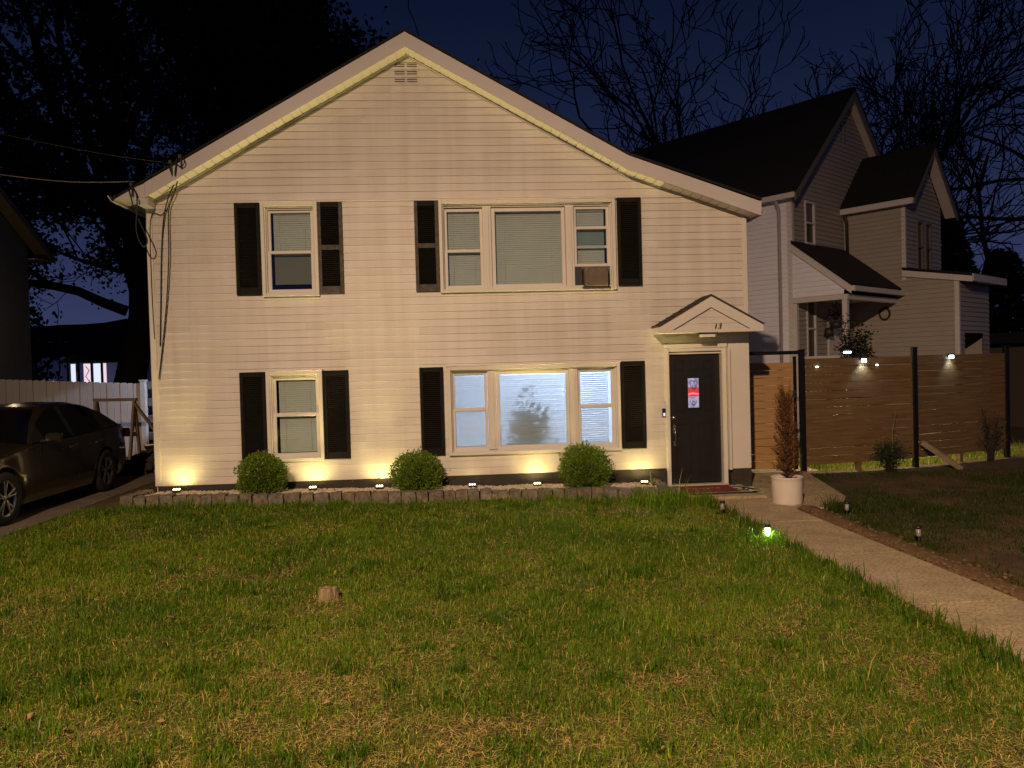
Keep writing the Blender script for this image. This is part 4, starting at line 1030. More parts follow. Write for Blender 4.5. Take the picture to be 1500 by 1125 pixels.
# corner porch: shed roof, triangular end, post, railing, ceiling
mb = MB(); PT, PE = 4.50, 3.46
mb.prism([(0.0, PT), (PA+.18, PE-.14), (PA+.18, PE-.06), (0.0, PT+.09)], -.03, WB0-.03, 0, nmat @ Matrix(((0,1,0,0),(1,0,0,0),(0,0,1,0),(0,0,0,1))))
mb.prism([(WA-.05, 3.86), (EA+.34, 3.55), (EA+.34, 3.62), (WA-.05, 3.93)], WB0-.08, 5.2, 0, nmat @ Matrix(((0,1,0,0),(1,0,0,0),(0,0,1,0),(0,0,0,1))))
mb.build('porch_roof', M['nroof'], nh)
sw = nmat @ Matrix(((0,1,0,0),(1,0,0,0),(0,0,1,0),(0,0,0,1)))      # local (a, b, z)
mb = MB(); siding(mb, 0, PA, 3.16, PT, (), lambda a: PT-.02-a*(PT-PE+.14)/(PA+.18), lambda s, z, n: NW(s, -n, z), .118, .024, 5, 0)
mb.build('porch_gable', M['nsiding'], nh)
mb = MB()
k_ = (PT-PE+.14)/(PA+.18)
mb.prism([(-.02, PT-.17), (PA+.19, PE-.31), (PA+.19, PE-.13), (-.02, PT+.02)], -.065, -.032, 0, sw)
nbox(mb, 0, PA, -.03, .09, 3.03, 3.155); nbox(mb, PA-.05, PA+.07, .0, WB0-.03, 3.03, 3.155)
nbox(mb, .02, PA+.06, .095, WB0-.02, 3.125, 3.15); nbox(mb, PA+.185, PA+.27, -.05, WB0+.05, PE-.25, PE-.13)
nbox(mb, EA+.335, EA+.365, WB0-.1, 5.2, 3.42, 3.60); mb.prism([(WA-.05, 3.70), (EA+.33, 3.41), (EA+.33, 3.545), (WA-.05, 3.855)], WB0-.08, WB0-.05, 0, sw)
mb.box(WB0-.05, 5.1, EA+.02, EA+.33, 3.46, 3.475, 0, nmat)
mb.build('porch_trim', M['ntrim'], nh)
for q in ((PA-.06, PA+.06, -.01, .11, -.4, 3.03), (-.0, .10, .01, .13, -.4, 3.03)): mb = MB(); nbox(mb, *q); mb.build('porch_post', M['ntrim'], nh)
mb = MB(); nbox(mb, .10, PA-.06, .02, .08, 1.66, 1.72)
for i in range(9): t = .16+i*.125; nbox(mb, t-.018, t+.018, .035, .065, .85, 1.66, 0, .003)
nbox(mb, .10, PA-.06, .02, .08, .80, .85); nbox(mb, PA-.03, PA+.03, .115, WB0-.05, 1.66, 1.72)
for i in range(18): t = .2+i*.14; nbox(mb, PA-.015, PA+.015, t-.018, t+.018, .85, 1.66, 0, .003)
mb.build('porch_railing', M['ntrim'], nh)
mb = MB(); nbox(mb, .0, PA, .0, WB0-.02, .62, .74); mb.build('porch_floor', M['dimwall'], nh)
mb = MB(); nbox(mb, .001, .05, 1.75, 2.55, .74, 2.80); mb.build('porch_door', M['ntrim'], nh)
mb = MB(); mb.box(3.15, 4.45, EA-.5, EA-.45, -.45, 2.25, 0, nmat); mb.build('garage_door', mat('dim_garage_door', (.05, .05, .045), .7), nh)
# things on the porch and against the neighbour's wall
q = NW(.35, 1.55, 2.78); hb = thing('hanging_basket', 'dark basket of trailing plants hanging on the neighbour porch', 'hanging basket', q)
mb = MB(); mb.lathe([(0, -.16), (.12, -.15), (.17, 0), (.0, .0)], (q[0], q[1], q[2]-.2), 14); mb.tube([(q[0], q[1], q[2]-.2), (q[0], q[1], 3.12)], .008, 4); mb.build('basket', M['greymetal'], hb)
rg = np.random.default_rng(40); P = np.array([q])+rg.normal(0, .13, (260, 3))+np.array([0, 0, -.05]); V, F = leaf_quads(P, rg.normal(0, 1, (260, 3)), .07, rg); np_mesh('foliage', V, [F], M['leaf'], hb, colvar(260, (.05, .03, .03), rg))
mb = MB(); c_ = NW(1.05, WB0-.03, 2.78); pts = []
for i in range(19): t = 2*math.pi*i/18; d_ = -U*math.cos(t)*.13; pts.append((c_[0]+d_.x, c_[1]+d_.y, c_[2]+.15*math.sin(t)))
mb.tube(pts, .028, 6, cap=False); tag(mb.build('wreath', M['twig']), 'small dark ring wreath on the pale porch wall of the neighbouring house', 'wreath')
q = NW(.05, 1.66, 2.35); mb = MB(); mb.lathe([(0, .12), (.10, .10), (.13, -.12), (0, -.13)], (q[0], q[1]-.1, q[2]), 10); tag(mb.build('porch_lantern', M['greymetal']), 'dark unlit wall lantern between window and door on the neighbour porch', 'lantern')
# lantern on a pole and leafy bush behind the fence
q = (7.62, 3.0, 0)
ln = thing('solar_lantern', 'dark lantern on a pole behind the fence with a row of white lights', 'lantern', (7.62, 3.0, -.4))
mb = MB(); mb.tube([(7.62, 3.0, -.4), (7.62, 3.0, 1.62)], .016, 6); mb.lathe([(0, 1.78), (.17, 1.80), (.15, 1.83), (.05, 1.90), (0, 1.91)], (7.62, 3.0, 0), 12); mb.lathe([(.09, 1.62), (.07, 1.60), (0, 1.60)], (7.62, 3.0, 0), 10)
for k in range(4): t = k*math.pi/2+.6; mb.bar((7.62+.08*math.cos(t), 3+.08*math.sin(t), 1.61), (7.62+.12*math.cos(t), 3+.12*math.sin(t), 1.79), .014, .014)
mb.build('head', M['plastic'], ln)
mb = MB()
for k in range(4): mb.lathe([(0, 1.745), (.020, 1.75), (.022, 1.772), (0, 1.778)], (7.55+k*.047, 2.955, 0), 8)
mb.build('light', E_COOL, ln)

def loose_bush(name, label, cat, x, y, z, h, w, n, size, col, seed, stems=14, base=.25, asp=.5, twigs=0):
    rg = np.random.default_rng(seed); t = thing(name, label, cat, (x, y, z)); mb = MB(); P, D = [], []
    for i in range(stems):
        a = rg.uniform(0, 6.283); s_ = rg.uniform(.15, 1.)*w; hh = h*rg.uniform(.6, 1.)*(1-.35*(s_/w)**2)
        e_ = Vector((x+math.cos(a)*s_, y+math.sin(a)*s_, z+hh)); b = Vector((x+rg.normal(0, .03), y+rg.normal(0, .03), z-.05)); m_ = b.lerp(e_, .5)+Vector((-math.cos(a)*s_*.2, -math.sin(a)*s_*.2, hh*.1))
        mb.tube([b, b.lerp(m_, .6), m_, e_], [.012, .010, .008, .003], 5)
        for k in range(max(2, n//stems)):
            tt = base+(1-base)*rg.random()**.8; q = m_.lerp(e_, tt*2-1) if tt > .5 else b.lerp(m_, tt*2); sd = w*.17
            P.append((q.x+rg.normal(0, sd), q.y+rg.normal(0, sd), q.z+rg.normal(0, sd*.8))); D.append((rg.normal(0, 1), rg.normal(0, 1), .4))
        for k in range(twigs):
            tt = rg.uniform(.3, 1.); q = b.lerp(e_, tt); d_ = Vector((rg.normal(0, 1), rg.normal(0, 1), rg.uniform(.2, 1.2))).normalized()*rg.uniform(.08, .25)*w*2; mb.tube([q, q+d_], [.004, .002], 4, cap=False)
    mb.build('stem', M['twig'], t); P = np.array(P); V, F = leaf_quads(P, np.array(D), size, rg, asp)
    np_mesh('foliage', V, [F], M['leaf'], t, colvar(len(P), col, rg, .4)); return t
loose_bush('leafy_bush', 'loose leafy bush rising behind the fence in front of the neighbouring porch', 'bush', 8.45, 4.2, -.4, 3.05, .60, 5200, .075, (.030, .040, .014), 51, 18, .35)
# sapling and bare shrub before the fence
sp_t = loose_bush('evergreen_sapling', 'young evergreen sapling with a bare leader in front of the fence', 'sapling', 7.56, 1.35, -.40, .62, .40, 1500, .06, (.030, .055, .022), 52, 22, .2, .25)
mb = MB(); mb.tube([(7.56, 1.35, -.3), (7.60, 1.35, .35), (7.66, 1.34, .74)], [.012, .008, .003], 5)
rg = np.random.default_rng(6); P = []
for z_ in (.30, .45, .60, .72):
    for k in range(16): a = rg.uniform(0, 6.28); r_ = rg.uniform(.01, .15)*(1.1-z_); P.append((7.60+(z_-.3)*.15+math.cos(a)*r_, 1.35+math.sin(a)*r_, z_+rg.normal(0, .025)))
mb.build('leader', M['rawwood'], sp_t); V, F = leaf_quads(np.array(P), rg.normal(0, 1, (len(P), 3)), .05, rg, .25); np_mesh('needles', V, [F], M['leaf'], sp_t, colvar(len(P), (.09, .12, .06), rg))
loose_bush('bare_shrub', 'twiggy brown shrub at the far right end of the fence', 'shrub', 10.05, 2.25, -.40, 1.12, .36, 420, .035, (.075, .05, .03), 53, 16, .3, .5, 7)

# ------------------------------------------------------------------ parked car (nose towards the street)
CX0, ZG = -6.49, -.138
car = thing('parked_car', 'dark sedan parked in the driveway left of the house, nose towards the street', 'car', (CX0, -.65, ZG))
st = np.concatenate([np.linspace(-2.98, -2.45, 9), np.linspace(-2.42, -1.64, 15), np.linspace(-1.58, .22, 16), np.linspace(.26, 1.04, 15), np.linspace(1.1, 1.72, 9)])
def ci(y, xs_, ys__): return float(np.interp(y, xs_, ys__))
wid = lambda y: ci(y, [-2.98, -2.9, -2.7, -2.3, -1.6, -.4, .6, 1.2, 1.55, 1.72], [.52, .68, .81, .875, .885, .89, .89, .865, .80, .66])
shd = lambda y: ci(y, [-2.98, -2.9, -2.6, -2.0, -1.45, -1.2, -.4, .6, 1.15, 1.6, 1.72], [.58, .66, .76, .86, .935, .95, .955, .985, 1.01, 1.0, .92])
def zbot(y):
    z = ci(y, [-2.98, -2.7, -2.4, 1.0, 1.4, 1.72], [.30, .21, .19, .19, .24, .36])
    for yc in (-2.03, .65):
        d = abs(y-yc)
        if d < .375: z = max(z, .325+math.sqrt(max(0, .375**2-d*d)))
    return z
bd = MB(); rings = []; NR = 9
for y in st:
    w_, s_, b_ = wid(y), shd(y), zbot(y); wc = w_*(.96)
    ring = [(w_*.94, b_), (w_*.985, b_+(.44-b_)*.4 if b_ < .44 else b_+.01), (w_, max(.47, b_+.02)), (w_*1.0, max(.58, b_+.03)), (w_*.985, max(.70*s_/.95, b_+.05)), (w_*.955, max(s_-.05, b_+.06)), (w_*.92, max(s_, b_+.07)), (w_*.55, max(s_+.035, b_+.08)), (0, max(s_+.045, b_+.085))]
    rings.append(ring)
vs = []
for y, ring in zip(st, rings):
    for x_, z_ in ring: vs.append((CX0+x_, y, ZG+z_))
    for x_, z_ in ring: vs.append((CX0-x_, y, ZG+z_))
n2 = 2*NR; fs = []
for i in range(len(st)-1):
    for k in range(NR-1):
        a = i*n2+k; fs.append((a, a+n2, a+n2+1, a+1)); a = i*n2+NR+k; fs.append((a, a+1, a+n2+1, a+n2))
for i in (0, len(st)-1):
    for k in range(NR-1):
        q = (i*n2+k, i*n2+k+1, i*n2+NR+k+1, i*n2+NR+k); fs.append(q if i == 0 else q[::-1])
bd.add(vs, fs, 0, True); bd.build('body', M['paint'], car)
mb = MB(); mb.box(CX0-.70, CX0+.70, -2.8, 1.5, ZG+.18, ZG+.60)
mb.build('underbody', M['plastic'], car)
# greenhouse
roofz = lambda y: ci(y, [-1.42, -1.0, -.55, -.2, .2, .6, .95, 1.28], [.95, 1.20, 1.395, 1.435, 1.44, 1.39, 1.25, 1.02])
gy = np.linspace(-1.42, 1.28, 28); gl = {(a, b): MB() for a in (1, -1) for b in (0, 1)}; pa = MB(); wsd = {0: MB(), 1: MB()}; prof = []
for y in gy:
    zr = roofz(y); bz = min(shd(y), zr-.005); t = min(1, (zr-bz)/.42); xb = .835-.02*max(0, y); xr = xb-.245*t
    prof.append([(xb, bz), (xb-.245*t*.55, bz+(zr-bz)*.52), (xr, zr-.035*t), (xr-.10*t-.02, zr), (0, zr+.012)])
for i in range(len(gy)-1):
    a, b = prof[i], prof[i+1]; ym = (gy[i]+gy[i+1])/2
    for sg in (1, -1):
        P_ = lambda q, y: (CX0+sg*q[0], y, ZG+q[1])
        for k in range(4):
            q = [P_(a[k], gy[i]), P_(b[k], gy[i+1]), P_(b[k+1], gy[i+1]), P_(a[k+1], gy[i])]
            if sg < 0: q = q[::-1]
            if k < 2:
                tgt = gl[(sg, int(ym > -.24))] if (-1.0 < ym < .72 and not (-.30 < ym < -.18)) else pa
            elif k == 2: tgt = pa
            else: tgt = wsd[int(ym > 0)] if (ym < -.60 or ym > .62) else pa
            tgt.add(q, [(0,1,2,3)], 0, True)
pa.build('roof', M['paint'], car); [g_.build('side_window', M['carglass'], car) for g_ in gl.values()]; wsd[0].build('windshield', M['carglass'], car); wsd[1].build('rear_window', M['carglass'], car)
for yc in (-2.03, .65):
    for sg in (1, -1):
        xo = CX0+sg*.885; mb = MB(); s1 = sg
        mb.lathe([(.225, -.0*s1), (.30, .012*s1), (.325, -.02*s1), (.332, -.10*s1), (.325, -.19*s1), (.2, -.21*s1)], (xo, yc, ZG+.332), 36, 0, 'x')
        wh = mb.build('wheel', M['tyre'], car); mb = MB()
        mb.lathe([(.205, -.035*s1), (.228, -.004*s1), (.233, -.012*s1), (.222, -.06*s1)], (xo, yc, ZG+.332), 36, 0, 'x')
        mb.lathe([(0, -.012*s1), (.035, -.014*s1), (.04, -.03*s1)], (xo, yc, ZG+.332), 16, 0, 'x')
        for k in range(5):
            for off in (-.14, .14):
                t = 2*math.pi*k/5+.3; p0 = (xo-.025*s1, yc+.03*math.cos(t), ZG+.332+.03*math.sin(t)); t2 = t+off*1.25; p1 = (xo-.015*s1, yc+.218*math.cos(t2), ZG+.332+.218*math.sin(t2))
                mb.bar(p0, p1, .020, .020, 0, (1, 0, 0), .004)
        mb.lathe([(0, -.075*s1), (.21, -.075*s1)], (xo, yc, ZG+.332), 24, 1, 'x')
        mb.build('rim', [M['alloy'], M['tyre']], wh)
for sg in (1, -1):
    mb = MB(); xm = CX0+sg*.98; mb.bbox(xm-.10, xm+.10, -1.16, -1.03, ZG+.93, ZG+1.06, .035); mb.bar((CX0+sg*.80, -1.12, ZG+.955), (xm, -1.09, ZG+.965), .05, .03); mr = mb.build('mirror', M['paint'], car)
    mb = MB(); mb.box(xm-.085, xm+.085, -1.0295, -1.028, ZG+.945, ZG+1.045); mb.build('mirror_glass', M['chrome'], mr)
    for y in (-.42, .36):
        mb = MB(); mb.bar((CX0+sg*.905, y-.10, ZG+.815), (CX0+sg*.905, y+.10, ZG+.835), .028, .026, 0, (0, 0, 1), .006); mb.build('door_handle', M['chrome'], car)
    mb = MB(); mb.prism([(-2.90, .60), (-2.42, .72), (-2.40, .66), (-2.86, .54)], 0, .02, 0, Matrix(((0, sg*1., 0, CX0+sg*.845), (1, 0, 0, 0), (0, 0, 1, ZG), (0, 0, 0, 1)))); mb.build('headlight', M['carglass'], car)
    mb = MB(); mb.bbox(CX0+sg*.70-.12, CX0+sg*.70+.12, 1.62, 1.70, ZG+.78, ZG+.93, .02); mb.build('tail_light', mat('tail_red', (.02, .002, .002), .2), car)
    for y in (-1.22, -.24, .52): mb = MB(); mb.bar((CX0+sg*(wid(y)*.995+.002), y, ZG+.30), (CX0+sg*(wid(y)*.965+.002), y+.02, ZG+.93), .006, .006); mb.build('door_seam', M['plastic'], car)

# ------------------------------------------------------------------ left background
# white picket fence across the back of the driveway
vf = thing('white_vinyl_fence', 'white dog eared board fence across the back of the driveway', 'fence', (-9, 6, -.15))
x = -10.56; k = 0
while x < -7.22:
    top = float(np.interp(x, [-10.5, -7.1], [1.70, 1.50])); mb = MB(); w_ = .145
    mb.prism([(x, -.15), (x+w_-.008, -.15), (x+w_-.008, top-.02), (x+w_-.04, top), (x+.03, top), (x, top-.02)], 6+.008*(k % 2), 6.03+.008*(k % 2)); mb.build('board', M['vinylfence'], vf); x += w_; k += 1
mb = MB(); mb.bbox(-7.22, -7.10, 5.96, 6.08, -.15, 1.56, .008); mb.bbox(-7.235, -7.085, 5.945, 6.095, 1.56, 1.59, .006); mb.build('post', M['vinylfence'], vf)
mb = MB(); mb.box(-10.56, -7.22, 6.04, 6.08, 1.2, 1.29); mb.box(-10.56, -7.22, 6.04, 6.08, .2, .29); mb.build('rail', M['vinylfence'], vf)
mb = MB()
for i in range(9):
    for j in range(4): mb.bbox(-7.08+j*.40+.2*(i % 2), -6.69+j*.40+.2*(i % 2), 6.02, 6.2, -.15+i*.19, .03+i*.19, .006)
tag(mb.build('block_wall', mat('grey_block', (.16, .15, .13), .9, var=.3, scale=6, bump=.5)), 'grey concrete block wall between the white fence and the house corner', 'wall')
# unseen flood lamp, assumed on the side wall, added to light the fence end
fl = MB(); fl.bbox(-4.72, -4.62, 5.0, 5.16, 2.5, 2.6, .01); fl.build('assumed_flood_light', M['plastic'], house)  # made-up housing for the assumed lamp
lamp('assumed_flood_light_beam', 'SPOT', (-4.75, 5.0, 2.52), 300, (.60, .74, 1.), .04, (-7.45, 5.95, 1.0), 30, .35)
# wooden rack
rk = MB()
A = (-7.36, 4.2); B = (-6.62, 4.2)
for (px_, dy) in ((A[0], -.28), (A[0], .28), (B[0], -.28), (B[0], .28)): rk.bar((px_+(.05 if px_ < -7 else -.03), 4.2+dy, -.15), (px_, 4.2, 1.18), .045, .09, 0, (0, 1, 0), .004)
rk.bar((A[0]-.05, 4.2, 1.21), (B[0]+.05, 4.2, 1.20), .10, .06, 0, (0, 0, 1), .004); rk.bar((A[0], 4.2, .50), (B[0], 4.2, .50), .04, .08, 0, (0, 0, 1), .004); rk.bar((B[0]+.03, 4.15, 1.12), (B[0]+.42, 4.12, .55), .04, .09, 0, (0, 1, 0), .004)
tag(rk.build('wooden_rack', M['rawwood']), 'rough wooden trestle rack standing before the white fence', 'trestle')
rg = np.random.default_rng(77); n = 420
pp = np.stack([rg.uniform(-6.75, -4.9, n), rg.uniform(2.6, 4.0, n), np.zeros(n)], 1); hh = .62*np.exp(-((pp[:, 0]+5.75)/.62)**2-((pp[:, 1]-3.3)/.5)**2); pp[:, 2] = -.15+hh*rg.uniform(.3, 1., n)
V, F = lumps(pp, rg.uniform(.04, .12, n), rg)
stuff(np_mesh('rubble_pile', V, [F], mat('dark_rubble', (.035, .028, .02), .95, var=.5, scale=8), None), 'dark pile of rubble and brush behind the parked car', 'rubble pile')
mb = MB(); mb.bar((-5.85, 2.7, .36), (-5.25, 2.9, .40), .3, .02, 0, (0, .3, 1)); tag(mb.build('scrap_board', M['vinylfence']), 'pale scrap board lying on the dark rubble pile', 'board')
mb = MB(); mb.bbox(-5.55, -4.95, 2.3, 2.65, -.16, .0, .02); tag(mb.build('stone_slab', M['stone']), 'flat stone slab on the driveway behind the car', 'slab')

# gable-ended house at the far left edge
lh = thing('left_house', 'dim grey house at the left edge with its eave showing above the white fence', 'house', (-14, 4, -.2))
XW, YR, YE = -10.62, 1.6, 8.0; zr_, ze_ = 8.7, 4.75
mb = MB(); mb.prism([(-3.5, -.3), (YE, -.3), (YE, ze_+.22), (YR, zr_-.15), (-3.5, ze_+.4)], 0, .15, 0, Matrix(((0, -1, 0, XW), (1, 0, 0, 0), (0, 0, 1, 0), (0, 0, 0, 1))))
mb.box(-18, XW-.15, YE-.1, YE, -.3, ze_+.2); mb.box(-18, XW-.15, -3.5, -3.4, -.3, ze_+.2); mb.build('wall', mat('left_house_wall', (.20, .195, .185), .8, var=.06), lh)
Ml = Matrix(((0, 1, 0, 0), (1, 0, 0, 0), (0, 0, 1, 0), (0, 0, 0, 1))); ss = (zr_-ze_)/(YE+.55-YR)
mb = MB(); mb.prism([(YR, zr_), (YE+.55, ze_), (YE+.55, ze_+.12), (YR, zr_+.14), (-4.2, ze_+.2), (-4.2, ze_+.05)], -18, XW+.36, 0, Ml); mb.build('roof', M['nroof'], lh)
mb = MB(); mb.prism([(YR, zr_-.17), (YE+.56, ze_-.17), (YE+.56, ze_+.0), (YR, zr_+.0)], XW+.361, XW+.385, 0, Ml); mb.prism([(YR, zr_-.10), (YE+.55, ze_-.10), (YE+.55, ze_-.075), (YR, zr_-.075)], XW+.02, XW+.36, 1, Ml)
mb.box(-17.9, XW+.36, YE+.02, YE+.56, ze_-.13, ze_-.105, 1); mb.build('eave', [mat('left_house_trim', (.22, .20, .18), .6), mat('left_house_soffit', (.30, .20, .09), .7)], lh)
lamp('left_house_fill_light', 'POINT', (-9.6, 5.2, 3.1), 7, (1., .74, .46), .05)  # unseen lamp added to brighten the left house wall, its soffit and the fence

# far house with a lit window bay
fh = thing('far_house', 'distant dark roofed house beyond the white fence with a brightly lit bay', 'house', (-20, 32, 0))
mb = MB(); mb.box(-27, -15, 30, 38, -.5, 2.95); mb.build('wall', mat('far_house_wall', (.20, .21, .40), .8), fh)
mb = MB(); mb.prism([(29.4, 2.85), (34, 4.75), (38.6, 2.85)], -27.5, -14.5, 0, Ml); mb.build('roof', M['nroof'], fh)
mb = MB(); mb.box(-19.75, -17.85, 28.2, 29.95, -.5, .6); mb.build('bay', M['dimwall'], fh)
mb = MB(); mb.prism([(-20.1, 2.50), (-17.6, 2.50), (-18.4, 2.95), (-19.3, 2.95)], 27.9, 29.95); mb.build('bay_roof', M['nroof'], fh)
LP_ = [emit_mat('lit_curtain_white', (.78, .84, 1.), 1.0), emit_mat('lit_curtain_pink', (.95, .72, .82), .95)]
for i, (xa, xb) in enumerate(((-19.60, -19.38), (-18.98, -18.62), (-18.50, -18.12), (-18.02, -17.88))): mb = MB(); mb.box(xa, xb, 28.3, 28.32, .6, 2.44); lw = mb.build('lit_pane', LP_[i % 2], fh)
mb = MB(); mb.tube([(-18.86, 28.28, 2.3), (-18.70, 28.28, 2.1), (-18.88, 28.28, 1.8), (-18.68, 28.28, 1.5), (-18.9, 28.28, 1.0)], .02, 5); mb.build('curtain_cord', mat('red_cord', (.3, .04, .05), .7), lw)
mb = MB()
for x_ in (-19.72, -19.2, -18.56, -18.07): mb = MB(); mb.box(x_-.05, x_+.05, 28.22, 28.29, .6, 2.5); mb.build('bay_post', M['nroof'], fh)
mb = MB(); mb.box(-22.1, -21.3, 29.9, 29.98, 1.42, 1.62); mb.build('window', emit_mat('far_lit_window', (.6, .74, .95), .75), fh)
mb = MB(); mb.box(-20.35, -20.1, 29.88, 29.98, 2.05, 2.4); mb.build('wall_vent', M['plastic'], fh)
lamp('far_bay_light', 'POINT', (-20.6, 27.2, 2.2), 12, (.45, .55, 1.), .1)
mb = MB(); mb.box(-23, -21.2, 31.4, 31.6, 3.55, 3.75); mb.build('skylight', M['dimwall'], fh)
# low dark building at the far right
rh = thing('far_garage', 'dim low building at the far right behind the fence end', 'garage', (20, 9, -.4))
mb = MB(); mb.box(15.5, 26, 8, 14, -.6, 2.0); mb.build('wall', mat('far_garage_wall', (.10, .09, .075), .85), rh)
mb = MB(); mb.prism([(15.2, 1.95), (26.3, 1.95), (26.3, 2.25), (15.2, 2.25)], 7.7, 14.2); mb.build('roof', M['nroof'], rh)
# assumed back yard lamps, unseen, added to light the patio behind the fence
lamp('assumed_yard_light', 'SPOT', (7.3, 2.75, 1.25), 230, (1., .80, .50), .05, (7.3, 2.6, -.4), 150, .6)
lamp('assumed_yard_light', 'SPOT', (9.5, 3.45, 1.25), 150, (1., .80, .50), .05, (9.5, 3.3, -.4), 150, .6)

# ------------------------------------------------------------------ trees
def grow(rg, p, d, L_, r, lev, maxlev, out, tips, kids, spread, upw, wob, ratio=.68):
    n = 7 if lev < 2 else 5; pts = [p.copy()]; rad = [r]; q = p.copy(); dd = d.copy(); seg = L_/n; dirs = [dd.copy()]
    for i in range(n):
        dd = (dd+Vector(rg.normal(0, wob, 3))+Vector((0, 0, upw))).normalized(); q = q+dd*seg; pts.append(q.copy()); rad.append(max(.004, r*(1-.62*(i+1)/n))); dirs.append(dd.copy())
    out.append((lev, pts, rad))
    if lev >= maxlev: tips.append((pts[-1], dd)); tips.append((pts[len(pts)//2], dd)); return
    for k in range(kids[lev]):
        t = rg.uniform(.28, 1.) if lev else rg.uniform(.42, 1.); f = t*n; i = min(int(f), n-1); b = pts[i].lerp(pts[i+1], f-i); bd_ = dirs[i]
        ax = bd_.cross(Vector(rg.normal(0, 1, 3)))
        if ax.length < 1e-4: continue
        nd = (Matrix.Rotation(R(spread*rg.uniform(.6, 1.3)), 3, ax.normalized()) @ bd_).normalized(); rr = r*(1-.62*t)
        grow(rg, b, nd, L_*ratio*rg.uniform(.7, 1.15), max(.005, rr*rg.uniform(.5, .72)), lev+1, maxlev, out, tips, kids, spread, upw, wob, ratio)
def tree(name, label, x, y, H, r, seed, kids=(7, 5, 4, 3), spread=38, upw=.05, wob=.13, trunks=1, leaves=0, lsize=.16, lcol=(.03, .04, .015), maxlev=4, trunk_frac=.42, grp=None, minr=.0, extra=None, ratio=.68, lspread=.55):
    rg = np.random.default_rng(seed); z = -.6; t = thing(name, label, 'tree', (x, y, z), grp); out = []; tips = []
    for k in range(trunks):
        d = Vector((rg.normal(0, .06 if trunks == 1 else .30), rg.normal(0, .06 if trunks == 1 else .2), 1)).normalized()
        grow(rg, Vector((x+rg.normal(0, .1)*(trunks > 1), y, z)), d, H*trunk_frac*1.35, r*(1 if trunks == 1 else .7), 0, maxlev, out, tips, kids, spread, upw, wob, ratio)
    if extra:
        for p, d, L_, rr in extra: grow(rg, Vector(p), Vector(d).normalized(), L_, rr, 1, maxlev, out, tips, kids, spread, .03, wob, ratio)
    tr, cr = MB(), MB()
    for lev, pts, rad in out:
        rad = [max(q, minr) for q in rad]
        if lev == 0: rad[0] *= 1.25
        (tr if lev <= 1 else cr).tube(pts, rad, 8 if lev == 0 else (6 if lev == 1 else (4 if lev == 2 else 3)), cap=False)
    tr.build('trunk', M['bark'], t); cr.build('crown' if not leaves else 'branch', M['twig'], t)
    if leaves:
        n = leaves; ii = rg.integers(0, len(tips), n); P = np.array([tuple(tips[i][0]) for i in ii])+rg.normal(0, lspread, (n, 3))
        keep = P[:, 2] > 1.5; P = P[keep]; V, F = leaf_quads(P, rg.normal(0, 1, P.shape)+np.array([0, 0, -.3]), lsize, rg, .6)
        np_mesh('crown', V, [F], M['leaf'], t, colvar(len(P), lcol, rg, .4))
    return t
# left: leafy spring trees
tree('leafy_tree', 'huge dark leafy tree with the thickest trunk behind the white fence', -11.3, 15, 19, .60, 101, (8, 5, 4, 3), 42, .03, .12, 1, 130000, .22, (.020, .024, .010), 4, .40, 'leafy trees behind the left fence', .016,
     [((-11.2, 15, 3.9), (-1, -.1, .30), 5.5, .20), ((-11.2, 15, 3.5), (-1, .1, .06), 5., .17), ((-11.1, 15, 5.8), (.8, -.2, .5), 6, .22), ((-11.3, 15, 6.4), (-.5, -.2, .9), 8, .30)], .70, .42)
tree('leafy_tree', 'dark leafy tree close against the left side of the white house', -9.9, 17, 17, .50, 102, (8, 5, 4, 3), 40, .04, .12, 1, 60000, .22, (.020, .024, .010), 4, .42, 'leafy trees behind the left fence', .016, None, .68, .45)
tree('leafy_tree', 'dark leafy tree rising above the roof of the left house', -19.5, 18, 20, .50, 103, (8, 6, 4, 3), 44, .03, .12, 1, 140000, .24, (.020, .024, .010), 4, .36, 'leafy trees behind the left fence', .016, None, .70, .5)
tree('leafy_tree', 'spreading leafy tree whose branch tips end in the sky left of the gable peak', -11.6, 21, 16.5, .42, 104, (8, 5, 4, 3), 44, .02, .13, 1, 15000, .17, (.020, .024, .010), 4, .42, 'leafy trees behind the left fence', .018, None, .62, .45)
# right: bare trees
def px2(px, Y):         # x of a point at distance Y seen at picture column px (used only to lay out the row of far trees)
    d = fw+r2*((px-750)/Fpx); return CP.x+d.x/d.y*(Y-CP.y)
G = 'bare trees behind the neighbouring house'
def bt(label, px, Y, H, r, seed, kids=(7, 4, 3, 2), spread=34, upw=.07, wob=.27, trunks=1, tf=.50, minr=.033, ratio=.56): tree('bare_tree', label, px2(px, Y), Y, H, r, seed, kids, spread, upw, wob, trunks, 0, 0, None, 4, tf, G, minr, None, ratio)
bt('small bare tree just right of the house roof, leftmost of the bare trees', 880, 36, 13.5, .13, 201, trunks=2)
bt('slender bare tree in the middle of the low thicket over the house roof', 940, 38, 19.5, .15, 202, trunks=2)
bt('bare tree with upright stems at the right of the low thicket, before the tallest tree', 1000, 40, 20.5, .16, 203, trunks=2)
bt('tallest bare tree with a thick forked trunk above the ridge of the neighbouring house', 1085, 34, 31, .42, 204, (10, 5, 3, 2), trunks=2, spread=36)
bt('crooked bare tree leaning up beside the tallest tree, on its left', 1035, 36, 25, .24, 205, (7, 4, 3, 2), spread=36)
bt('bare tree with curving limbs right of the tallest tree, behind the neighbouring ridge', 1175, 36, 27.5, .30, 206, (8, 4, 3, 2), trunks=2, spread=36)
bt('broom shaped bare tree between the two gables of the neighbouring house', 1300, 38, 19.5, .13, 207, (8, 5, 3, 2), spread=20, upw=.11, wob=.14, trunks=4, tf=.50, minr=.022)
bt('tall bare tree at the right edge with long drooping limbs', 1475, 30, 27, .34, 208, (8, 4, 3, 2), spread=44, upw=.03)
